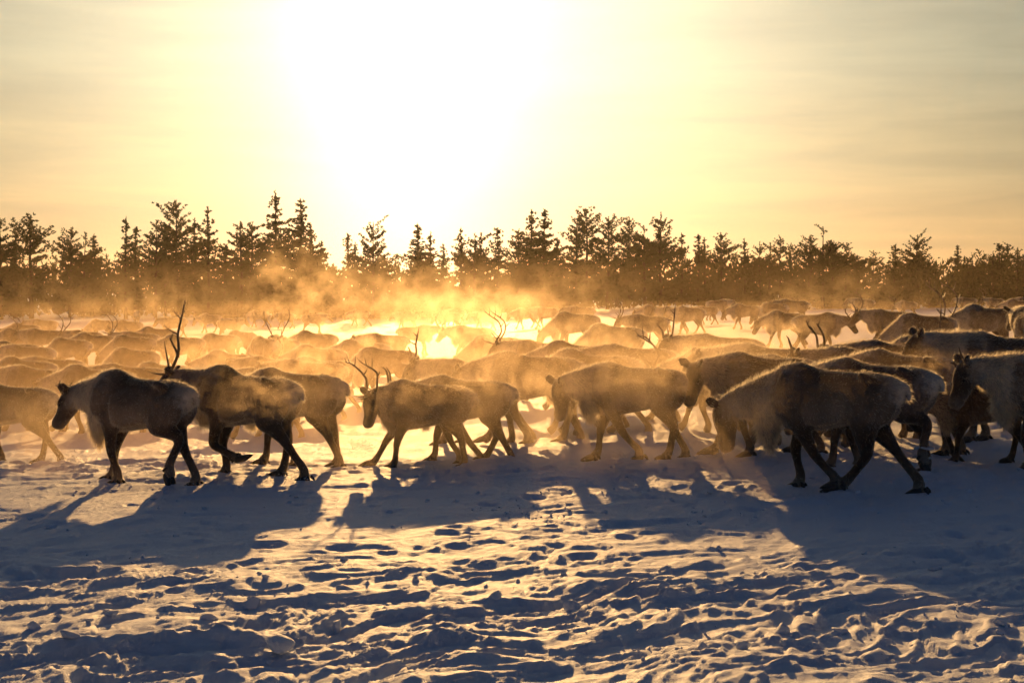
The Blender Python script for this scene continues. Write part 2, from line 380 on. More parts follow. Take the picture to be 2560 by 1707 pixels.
def build_reindeer(spec, voxel, nhair, hw, seed=0):
    """returns body mesh, coat mesh and the places where antlers, eyes and hooves go"""
    r = np.random.default_rng(seed)
    L = Loft()
    fat = spec.get('fat', 1.0); hump = spec.get('hump', 0.45)
    # trunk: x, top, bottom, half width
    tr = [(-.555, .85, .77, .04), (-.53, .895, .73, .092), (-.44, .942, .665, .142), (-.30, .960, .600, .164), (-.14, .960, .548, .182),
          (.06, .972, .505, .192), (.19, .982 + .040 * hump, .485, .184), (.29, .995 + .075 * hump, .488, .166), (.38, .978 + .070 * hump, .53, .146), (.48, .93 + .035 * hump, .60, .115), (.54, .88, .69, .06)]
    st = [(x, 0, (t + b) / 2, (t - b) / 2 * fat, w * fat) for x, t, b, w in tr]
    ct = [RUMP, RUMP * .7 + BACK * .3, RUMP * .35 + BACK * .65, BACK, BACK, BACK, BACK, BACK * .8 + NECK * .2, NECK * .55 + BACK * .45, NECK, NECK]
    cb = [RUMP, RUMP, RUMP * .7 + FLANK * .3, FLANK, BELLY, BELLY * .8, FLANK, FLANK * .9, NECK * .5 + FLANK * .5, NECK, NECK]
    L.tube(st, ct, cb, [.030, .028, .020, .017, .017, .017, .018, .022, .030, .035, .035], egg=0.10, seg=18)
    # neck
    pf, pz = spec['poll']; hy = spec.get('hyaw', 0.0)
    P = np.array((.30 + pf, math.sin(hy) * pf * 0.5, pz))
    B0 = np.array((.27, 0, .81)); mid = (B0 * .5 + P * .5) + np.array((.02, 0, -.015))
    nst = [(*B0, .19 + .025 * hump, .150), (*(B0 * .75 + mid * .25), .205, .145), (*mid, .165, .118), (*(mid * .45 + P * .55), .130, .098), (*(P + np.array((0, 0, -.02))), .10, .082)]
    L.tube(nst, [BACK * .6 + NECK * .4, NECK * .75, NECK * .8, NECK * .7, FACE * .5 + NECK * .5], [FLANK, NECK, NECK, NECK, NECK * .6 + FACE * .4], [.026, .038, .044, .034, .02], seg=16)
    # beard: the hanging mane of the lower neck
    q = mid * .8 + B0 * .2
    bl = spec.get('beard', 1.0)
    bst = [(q[0] - .03, q[1], q[2] - .06, .10, .085), (q[0] - .01, q[1], q[2] - .15, .105, .08), (q[0] - .005, q[1], q[2] - .15 - .09 * bl, .085, .06), (q[0] - .02, q[1], q[2] - .15 - .17 * bl, .045, .032), (q[0] - .03, q[1], q[2] - .15 - .215 * bl, .015, .012)]
    L.tube(bst, BEARD, BEARD, [.035, .045, .06, .07, .07], up=(1, 0, 0), seg=12)
    # head
    hp = R(spec['pitch']); hd = np.array((math.cos(hp) * math.cos(hy), math.cos(hp) * math.sin(hy), -math.sin(hp)))
    side = np.cross((0, 0, 1.0), hd); side /= np.linalg.norm(side); upv = np.cross(hd, side)
    hs = [(-.05, .0, .075, .070), (.02, .0, .100, .084), (.08, -.005, .107, .090), (.14, -.015, .098, .078), (.20, -.025, .082, .062), (.26, -.030, .072, .057), (.315, -.032, .068, .058), (.352, -.036, .050, .047), (.368, -.04, .02, .02)]
    hst = [(*(P + hd * a + upv * b), hh_, w) for a, b, hh_, w in hs]
    L.tube(hst, [NECK * .5 + FACE * .5, FACE, FACE, FACE, FACE * .9, FACE * .9, MUZ, MUZ, MUZ], [NECK, NECK * .7, NECK * .55, FACE * 1.4, FACE * 1.3, MUZ, MUZ, MUZ, MUZ], [.016, .010, .009, .008, .006, .005, .004, .003, .003], up=tuple(upv), seg=14)
    # brow and jaw
    for sgn in (1, -1):
        L.tube([(*(P + hd * .08 + side * sgn * .065 + upv * .035), .022, .03), (*(P + hd * .11 + side * sgn * .075 + upv * .04), .026, .028), (*(P + hd * .15 + side * sgn * .066 + upv * .03), .02, .02)], FACE, FACE, .008, up=tuple(upv), seg=8)
        # ear
        e0 = P + side * sgn * .065 + upv * .055 - hd * .01
        ed = side * sgn * .85 + upv * spec.get('ear', .40) - hd * .40; ed = ed / np.linalg.norm(ed)
        en = np.cross(ed, side * sgn * 0.0 + hd); en /= np.linalg.norm(en)
        L.tube([(*e0, .022, .028), (*(e0 + ed * .04), .022, .046), (*(e0 + ed * .08), .018, .046), (*(e0 + ed * .11), .014, .032), (*(e0 + ed * .125), .008, .012)], FACE * 1.3, FACE * 1.3, [.015, .015, .016, .016, .014], up=tuple(en), seg=10)
    # shoulder blade, point of the hip, ribs and hollow flank
    for sgn in (1, -1):
        L.tube([(.34, sgn * .085, .94, .055, .04), (.33, sgn * .125, .86, .085, .052), (.36, sgn * .135, .74, .085, .05), (.37, sgn * .12, .64, .05, .04)], BACK * .4 + FLANK * .6, FLANK, .018, up=(1, 0, 0), seg=10)
        L.tube([(-.22, sgn * .105, .935, .03, .035), (-.29, sgn * .125, .915, .04, .045), (-.37, sgn * .11, .87, .04, .045)], BACK * .7 + FLANK * .3, BACK * .5 + FLANK * .5, .017, seg=8)
        L.tube([(-.30, sgn * .12, .80, .13, .07), (-.33, sgn * .135, .70, .14, .066), (-.30, sgn * .135, .62, .11, .055)], BACK * .5 + FLANK * .5, FLANK, .016, up=(1, 0, 0), seg=10)
        L.tube([(.18, sgn * .15, .70, .15, .055), (.05, sgn * .165, .70, .16, .055), (-.08, sgn * .155, .71, .13, .05)], BACK * .6 + FLANK * .4, FLANK * 1.15, .018, seg=10)
    # tail
    tlift = spec.get('tail', 0.0)
    L.tube([(-.52, 0, .87, .035, .03), (-.555, 0, .84 + tlift * .3, .034, .032), (-.578, 0, .79 + tlift, .026, .03), (-.582, 0, .74 + tlift * 1.5, .014, .016)], BACK * .6 + RUMP * .4, RUMP * 1.1, [.02, .022, .026, .028], up=(1, 0, 0), seg=10)
    # legs
    hooves = []
    for key, front, sg in (('FL', 1, 1), ('FR', 1, -1), ('HL', 0, 1), ('HR', 0, -1)):
        fx, fz, roll = FT[spec['legs'][key]] if isinstance(spec['legs'][key], str) else spec['legs'][key]
        if front:
            el = (.255, .575); ft = (.275 + fx, .105 + fz); kn = ik(el, ft, .245, .235, 1)
            yy0, yy1 = sg * .105, sg * .085
            st = [(.30, yy0 * .8, .80, .10, .075), (.285, yy0, .68, .098, .072), (el[0], yy0, el[1], .088, .062), ((el[0] * .5 + kn[0] * .5), yy0 * .9, (el[1] * .5 + kn[1] * .5), .060, .050),
                  (kn[0], yy1, kn[1], .045, .045), (kn[0] * .55 + ft[0] * .45, yy1, kn[1] * .55 + ft[1] * .45, .034, .035), (ft[0] - .004, yy1, ft[1] + .02, .040, .040)]
        else:
            sf = (-.235, .60); ft = (-.425 + fx, .11 + fz); kn = ik(sf, ft, .27, .275, -1)
            yy0, yy1 = sg * .105, sg * .08
            st = [(-.37, yy0 * .75, .82, .15, .085), (-.34, yy0, .71, .168, .086), (sf[0] - .04, yy0 * 1.05, sf[1], .142, .078), (sf[0] * .55 + kn[0] * .45 - .01, yy0, sf[1] * .55 + kn[1] * .45, .092, .060),
                  (kn[0] + .01, yy1, kn[1], .050, .045), (kn[0] * .55 + ft[0] * .45, yy1, kn[1] * .55 + ft[1] * .45, .037, .036), (ft[0] - .002, yy1, ft[1] + .02, .041, .040)]
        lo = 0.55 * FLANK + .45 * BACK
        shank = np.array((ft[0] - kn[0], ft[1] - kn[1])); shank /= np.linalg.norm(shank)
        pa = math.atan2(shank[1], shank[0]) + (.55 if roll < .8 else -.05) - (roll * .35 if roll >= .8 else roll * .2)
        pd = np.array((math.cos(pa), 0, math.sin(pa)))
        e1 = np.array((ft[0], yy1, ft[1])) + pd * .045; e2 = np.array((ft[0], yy1, ft[1])) + pd * .085
        st += [(*e1, .050, .050), (*e2, .050, .055)]
        if roll < .8: e2[2] = max(e2[2], .03)
        cl = [lo, lo, lo, LEG, LEG, LEG, LEG * .5 + SOCK * .5, SOCK, SOCK * .8]
        L.tube(st, cl, cl, [.014, .014, .012, .009, .007, .007, .010, .014, .014], up=(1, 0, 0), seg=12)
        hooves.append((e2, pa, roll))
    V, Cc, H = L.arrays()
    # one continuous skin
    me0 = bpy.data.meshes.new('tmp'); me0.from_pydata([tuple(v) for v in V], [], L.F); me0.update()
    ob = bpy.data.objects.new('tmp', me0); COL.objects.link(ob)
    md = ob.modifiers.new('r', 'REMESH'); md.mode = 'VOXEL'; md.voxel_size = voxel; md.use_smooth_shade = True
    sm = ob.modifiers.new('s', 'SMOOTH'); sm.factor = 0.5; sm.iterations = max(2, int(0.055 / voxel))
    dg = bpy.context.evaluated_depsgraph_get()
    me = bpy.data.meshes.new_from_object(ob.evaluated_get(dg))
    bpy.data.objects.remove(ob); bpy.data.meshes.remove(me0)
    me.name = 'body'
    kd = kdtree.KDTree(len(V))
    for i, v in enumerate(V): kd.insert(v, i)
    kd.balance()
    n = len(me.vertices); co = np.empty(n * 3, np.float32); me.vertices.foreach_get('co', co); co = co.reshape(-1, 3)
    near = [kd.find_n(p, 3) for p in co]
    cols = np.array([sum(Cc[q[1]] for q in k3) / len(k3) for k3 in near]); hl = np.array([min(H[q[1]] for q in k3[:2]) for k3 in near])
    # mottling and fur tufts as relief
    mot = perlin(co[:, 0] * 7 + seed, co[:, 2] * 7 + co[:, 1] * 5, 21); cols = cols * (1 + .22 * mot)[:, None]
    nrm = np.empty(n * 3, np.float32); me.vertices.foreach_get('normal', nrm); nrm = nrm.reshape(-1, 3)
    co2 = co + nrm * (perlin(co[:, 0] * 22 + co[:, 2] * 9, co[:, 2] * 7 - co[:, 0] * 14 + co[:, 1] * 16, 23) * np.clip(hl, 0, .06) * .16)[:, None]
    me.vertices.foreach_set('co', co2.astype(np.float32).ravel())
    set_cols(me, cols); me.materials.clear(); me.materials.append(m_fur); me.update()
    me.polygons.foreach_set('use_smooth', np.ones(len(me.polygons), dtype=bool))
    # coat hairs: thin tapering blades lying back along the body
    w = 1.0 + 5 * np.clip(hl - .02, 0, .04) / .04
    pick = r.choice(n, nhair, p=w / w.sum())
    base = co2[pick] + r.normal(0, voxel * .45, (nhair, 3)); nn_ = nrm[pick]; h = hl[pick]
    flow = np.stack([-np.ones(nhair), r.normal(0, .25, nhair), -.75 * np.ones(nhair)], 1)
    legm = base[:, 2] < .48; flow[legm] = (-.2, 0, -1)
    flow += r.normal(0, .35, (nhair, 3))
    flow -= nn_ * (flow * nn_).sum(1)[:, None]; flow /= np.linalg.norm(flow, axis=1)[:, None] + 1e-6
    d = flow * .75 + nn_ * r.uniform(.45, 1.25, nhair)[:, None]; d /= np.linalg.norm(d, axis=1)[:, None]
    ln = h * r.uniform(.35, 1.5, nhair)
    sd = np.cross(d, nn_ + r.normal(0, .4, (nhair, 3))); sd /= np.linalg.norm(sd, axis=1)[:, None] + 1e-6
    b0 = base - nn_ * .006
    hv = np.stack([b0 - sd * hw * .5, b0 + sd * hw * .5, b0 + d * (ln[:, None] + .006)], 1).reshape(-1, 3)
    hf = np.arange(nhair * 3).reshape(-1, 3)
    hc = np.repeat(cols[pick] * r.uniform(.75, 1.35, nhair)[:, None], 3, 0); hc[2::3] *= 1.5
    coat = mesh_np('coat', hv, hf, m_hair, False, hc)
    head = dict(P=P, hd=hd, side=side, up=upv)
    return dict(body=me, coat=coat, head=head, hooves=hooves)

def tube_mesh(paths, name, mat, seg=7, sub=4):
    V, F = [], []
    for path, rad in paths:
        S = catmull(np.column_stack([path, rad]), sub); C = S[:, :3]; rr = np.maximum(S[:, 3], .0015)
        tan = np.gradient(C, axis=0); tan /= np.linalg.norm(tan, axis=1)[:, None] + 1e-9
        ref = np.array((.31, .83, .22)); sd = np.cross(ref, tan); sd /= np.linalg.norm(sd, axis=1)[:, None]; u2 = np.cross(tan, sd)
        ang = np.linspace(0, 2 * np.pi, seg, endpoint=False)
        ring = C[:, None] + (u2[:, None] * np.cos(ang)[None, :, None] + sd[:, None] * np.sin(ang)[None, :, None]) * rr[:, None, None]
        b = len(V); V += [tuple(p) for p in ring.reshape(-1, 3)]; n = len(C)
        for i in range(n - 1):
            for j in range(seg):
                j2 = (j + 1) % seg; F.append((b + i * seg + j, b + i * seg + j2, b + (i + 1) * seg + j2, b + (i + 1) * seg + j))
        F.append(tuple(b + j for j in range(seg))[::-1]); F.append(tuple(b + (n - 1) * seg + j for j in range(seg)))
    me = bpy.data.meshes.new(name); me.from_pydata(V, [], F); me.materials.append(mat)
    me.polygons.foreach_set('use_smooth', np.ones(len(me.polygons), dtype=bool)); me.update()
    return me

ANT = {   # beam points (forward, outward, up) and tines (start fraction, vector, length)
    'tall': ([(0, 0, 0), (-.10, .03, .07), (-.19, .06, .20), (-.22, .07, .36), (-.27, .06, .50), (-.31, .03, .66)], [(.62, (.55, 0, .35), .15), (.78, (.35, 0, .8), .12), (.30, (-.5, .1, .5), .06), (.06, (.9, .2, .25), .16), (.14, (-.1, 0, 1), .28)], .017),
    'fork': ([(0, 0, 0), (-.03, .08, .08), (-.05, .16, .18), (-.01, .20, .28), (.01, .21, .34)], [(.55, (.3, .2, .9), .10), (.85, (-.5, .2, .7), .07)], .016),
    'stub': ([(0, 0, 0), (.005, .015, .035), (.015, .03, .065), (.02, .035, .085)], [(.6, (.9, .1, .25), .055), (.75, (-.6, .2, .8), .04)], .017),
    'rack': ([(0, 0, 0), (-.12, .08, .10), (-.22, .17, .26), (-.21, .25, .44), (-.10, .27, .60), (.02, .23, .70)], [(.05, (.9, .15, .35), .26), (.22, (.6, .1, .8), .20), (.52, (-.8, .1, .5), .12), (.74, (-.5, .1, .9), .16), (.86, (-.2, 0, 1), .16), (.93, (.5, -.3, .8), .13)], .016),
    'spike': ([(0, 0, 0), (-.03, .03, .08), (-.05, .05, .18), (-.04, .06, .27)], [(.5, (.5, .1, .8), .06)], .012),
    'post': ([(0, 0, 0), (-.01, .03, .10), (-.01, .05, .22), (0, .06, .31)], [(.85, (.5, .1, .6), .05), (.3, (.7, .2, .3), .06)], .018),
}
def antler_mesh(kind, sgn, k=1.0, seed=0):
    r = np.random.default_rng(seed + 77)
    pts, tines, rad = ANT[kind]
    p = np.array(pts, float) * k * (1, sgn, 1); p[1:] += r.normal(0, .008, p[1:].shape)
    n = len(p); rr = np.linspace(rad, rad * .45, n) ; rr[-1] = rad * .2
    fine = catmull(p, 8); paths = [(p, rr)]
    for f, v, ln in tines:
        a = fine[int(f * (len(fine) - 1))]; v = np.array(v, float) * (1, sgn, 1); v += r.normal(0, .12, 3); v /= np.linalg.norm(v); ln = ln * k * r.uniform(.8, 1.15)
        r0 = rad * (1 - .55 * f) * .8
        paths.append((np.array([a - v * .004, a + v * ln * .5 + (0, 0, .01 * ln), a + v * ln + np.array((0, 0, .14 * ln))]), np.array([r0, r0 * .7, r0 * .2])))
    return tube_mesh(paths, 'antler', m_antler)
def hoof_mesh():
    """two toes and the dew claws, along +x with the sole at z = -0.02"""
    L = Loft()
    for sg in (1, -1):
        L.tube([(-.03, sg * .022, .018, .030, .024), (.01, sg * .026, .010, .030, .027), (.05, sg * .033, -.002, .022, .024), (.085, sg * .036, -.012, .010, .014), (.097, sg * .034, -.016, .004, .005)], LEG, LEG, 0, seg=8, sub=2)
        L.tube([(-.05, sg * .03, .035, .014, .012), (-.07, sg * .036, .012, .012, .011), (-.078, sg * .04, -.008, .005, .005)], LEG, LEG, 0, seg=6, sub=2, up=(1, 0, 0))
    V, _, _ = L.arrays(); me = bpy.data.meshes.new('hoof'); me.from_pydata([tuple(v) for v in V], [], L.F); me.materials.append(m_hoof)
    me.polygons.foreach_set('use_smooth', np.ones(len(me.polygons), dtype=bool)); me.update(); return me
def eye_mesh():
    import bmesh
    bm = bmesh.new(); bmesh.ops.create_uvsphere(bm, u_segments=12, v_segments=8, radius=.017); me = bpy.data.meshes.new('eye'); bm.to_mesh(me); bm.free()
    me.materials.append(m_eye); me.polygons.foreach_set('use_smooth', np.ones(len(me.polygons), dtype=bool)); return me
HOOF, EYE = hoof_mesh(), eye_mesh()
_ant_cache = {}
HERD = 'reindeer herd crossing the snow field'
PLACED = []
def place_reindeer(build, x, y, heading, s, label, tint=(1, 1, 1), antlers=None, detail=False, sink=.03, seed=0, z=None):
    root = add_obj('reindeer', None, label=label, category='reindeer', group=HERD)
    root.location = (x, y, (terr(x, y) if z is None else z) - sink + .0); root.rotation_euler = (0, 0, R(heading)); root.scale = (s, s, s)
    root.empty_display_size = .2
    for nm in ('body', 'coat'):
        o = add_obj(nm, build[nm], root); o.color = (*tint, 1)
        if nm == 'coat': o['kind'] = 'stuff'
    h = build['head']; hm = Matrix((h['hd'], h['side'], h['up'])).transposed()
    if antlers:
        kinds = antlers if isinstance(antlers, (list, tuple)) else (antlers, antlers)
        kinds, k = (kinds[:2], kinds[2] if len(kinds) > 2 else 1.0)
        for sgn, kd_ in zip((1, -1), kinds):
            if not kd_: continue
            key = (kd_, sgn, k, seed % 5)
            if key not in _ant_cache: _ant_cache[key] = antler_mesh(kd_, sgn, k, seed % 5 + (3 if sgn > 0 else 0))
            o = add_obj('antler', _ant_cache[key], root)
            o.location = h['P'] + h['hd'] * .045 + h['side'] * sgn * .042 + h['up'] * .075
            # antlers stand upright over the brow whatever the head does, turned half with it
            pit = math.asin(max(-1, min(1, -h['hd'][2])))
            o.rotation_euler = (0, pit * .42 - .15, math.atan2(h['hd'][1], h['hd'][0]))
    if detail:
        for sgn in (1, -1):
            o = add_obj('eye', EYE, root); o.location = h['P'] + h['hd'] * .125 + h['side'] * sgn * .074 + h['up'] * .022
        for (e, pa, roll) in build['hooves']:
            o = add_obj('hoof', HOOF, root); o.scale = (1.12, 1.12, 1.05); o.location = e + np.array((.012 if roll < .8 else 0, 0, 0.004 if roll < .8 else 0))
            o.rotation_euler = (0, 0.05 if roll < .8 else -pa, 0)
    PLACED.append((root, x, y, heading, s))
    return root

# ---- the animals of the front, each in its own pose:  u of hump, v of feet, size, heading, pose, antlers, coat, label
def legs(a, b, c, d): return dict(FL=a, FR=b, HL=c, HR=d)
FRONT = [
 dict(u=278, v=1210, s=1.00, h=157, poll=(.42, .80), pitch=50, beard=1.35, hump=.75, legs=legs('b', 'f', (.07, .10, 1.3), 'b'), ant=('stub', 'stub'), tint=(1.05, .92, .82), ear=.35,
      label='brown reindeer in front at the left, head down, short stub antlers, hind hoof lifted'),
 dict(u=545, v=1192, s=1.00, h=158, poll=(.44, .93), pitch=42, hyaw=.25, hump=1.0, legs=legs((-.17, .11, 1.6), 'S', 'B', 'f'), ant=('tall', 'fork', 1.0), tint=(.8, .74, .68),
      label='dark reindeer with one tall branching antler behind the stub antlered one'),
 dict(u=668, v=1166, s=.99, h=163, poll=(.5, .72), pitch=60, legs=legs('K', 'f', 'b', 'S'), ant=None, tint=(.95, .9, .82),
      label='reindeer showing only its rump behind the dark tall antlered one'),
 dict(u=-28, v=1160, s=.86, h=172, poll=(.42, .8), pitch=50, legs=legs('f', 'b', 'B', 'f'), ant=None, tint=(1.0, .9, .8),
      label='reindeer cut by the left edge, only its rump and hind leg showing'),
 dict(u=1000, v=1170, s=.86, h=187, poll=(.30, .86), pitch=72, hyaw=.45, legs=legs('f', 'G', 'S', 'B'), ant=('rack', 'rack', .62), tint=(.85, .76, .66), fat=1.08,
      label='stocky reindeer at the centre facing left with upright thin antlers and low muzzle'),
 dict(u=1098, v=1158, s=.90, h=176, poll=(.45, .8), pitch=55, legs=legs('B', 'f', 'b', 'F'), ant=('post', 'post', 1.0), tint=(.9, .82, .74),
      label='reindeer just behind the stocky centre one, its rump wreathed in steam'),
 dict(u=1128, v=1112, s=1.02, h=172, poll=(.40, .92), pitch=45, legs=legs('f', 'b', 'S', 'B'), ant=('tall', 'post', .62), tint=(1.1, 1.0, .9),
      label='third reindeer deep at the centre, antler tips over the stocky one'),
 dict(u=1262, v=1112, s=1.08, h=180, poll=(.46, .78), pitch=60, legs=legs('B', 'F', 'f', 'b'), ant=None, tint=(.9, .82, .75),
      label='broad backed reindeer right of the centre group, legs lost in mist'),
 dict(u=1512, v=1154, s=1.00, h=180, poll=(.43, .80), pitch=80, hyaw=.4, legs=legs('K', 'f', 'f', 'b'), ant=None, tint=(1.05, .95, .85), ear=.6,
      label='antlerless reindeer at right of centre with round ear and long straight back'),
 dict(u=1838, v=1140, s=1.06, h=188, poll=(.40, .86), pitch=66, hyaw=.5, legs=legs('b', 'F', 'b', 'f'), ant=None, tint=(1.0, .9, .8), ear=.6,
      label='reindeer in golden steam with both ears up behind the large grazing one'),
 dict(u=1990, v=1226, s=1.09, h=156, poll=(.56, .66), pitch=86, legs=legs('K', 'S', 'G', 'B'), ant=None, tint=(.82, .76, .70), ear=.5, beard=1.2,
      label='large dark reindeer in front at the right, muzzle near the snow, hooves crossing'),
 dict(u=2110, v=1178, s=1.06, h=150, poll=(.5, .78), pitch=60, legs=legs('f', 'b', (.0, .10, 1.3), 'S'), ant=None, tint=(1.0, .98, .95), band=True,
      label='pale rumped reindeer with white bands on its hind legs'),
 dict(u=2195, v=1128, s=1.05, h=146, poll=(.45, .8), pitch=60, legs=legs('f', 'b', 'S', 'b'), ant=None, tint=(1.1, 1.0, .9),
      label='reindeer with rounded pale rump behind the leg banded one'),
 dict(u=2440, v=1105, s=1.18, h=183, poll=(.50, .93), pitch=48, legs=legs('f', 'b', 'F', 'b'), ant=None, tint=(1.2, 1.12, 1.0), ear=.6,
      label='big pale maned reindeer with high hump at the right edge of the herd'),
 dict(u=2560, v=1180, s=1.10, h=182, poll=(.46, .90), pitch=62, legs=legs((.02, 0, 0), 'B', 'S', 'b'), ant=('spike', 'stub', .7), tint=(.95, .9, .82), ear=.6, beard=1.3,
      label='shaggy necked dark faced reindeer cut by the right edge'),
 dict(u=2400, v=1158, s=.80, h=176, poll=(.44, .74), pitch=58, legs=legs('f', (.1, .08, 1.2), 'b', 'f'), ant=None, tint=(.62, .55, .5),
      label='small dark calf between the banded reindeer and the shaggy necked one'),
]
for i, a in enumerate(FRONT):
    b = build_reindeer(a, .0160, 19000, .0032, seed=i * 3 + 1)
    x, y = ground_at(a['u'], a['v'])
    hx, hy_ = math.cos(R(a['h'])), math.sin(R(a['h']))
    x -= .30 * a['s'] * hx; y -= .30 * a['s'] * hy_ * .5
    root = place_reindeer(b, x, y, a['h'], a['s'], a['label'], a['tint'], a['ant'], True, seed=i)
    if a.get('band'):
        for k, (e, pa, roll) in enumerate(b['hooves'][2:]):
            th = np.linspace(0, 2 * np.pi, 14)
            p = np.stack([np.cos(th) * .05, np.sin(th) * .05, np.sin(th * 2) * .004], 1)
            ends = np.array([(.05, .01, 0), (.075, .03, .005), (.10, .05, -.01)])
            me = tube_mesh([(p, np.full(14, .011)), (ends, np.array([.012, .016, .006]))], 'leg_band', m_band, 6)
            o = add_obj('leg_band', me, root, label='white cloth band tied round the leg'); o.location = e + np.array((-.02, 0, .14))

# ---- the herd behind: shared bodies in several poses
POSES = [
 dict(poll=(.46, .86), pitch=48, legs=legs('F', 'b', 'b', 'F')),
 dict(poll=(.50, .72), pitch=58, hump=.7, legs=legs('b', 'F', 'F', 'B')),
 dict(poll=(.52, .48), pitch=62, legs=legs('f', 'b', 'S', 'f')),
 dict(poll=(.45, .90), pitch=44, legs=legs('S', 'f', 'b', 'S')),
 dict(poll=(.44, .80), pitch=55, hyaw=.6, legs=legs('B', 'f', 'f', 'b')),
 dict(poll=(.44, .84), pitch=50, hyaw=-.6, legs=legs('f', 'B', 'b', 'F'), fat=1.06),
]
MID = [build_reindeer(p, 0.021, 14000, .0036, seed=100 + i) for i, p in enumerate(POSES)]

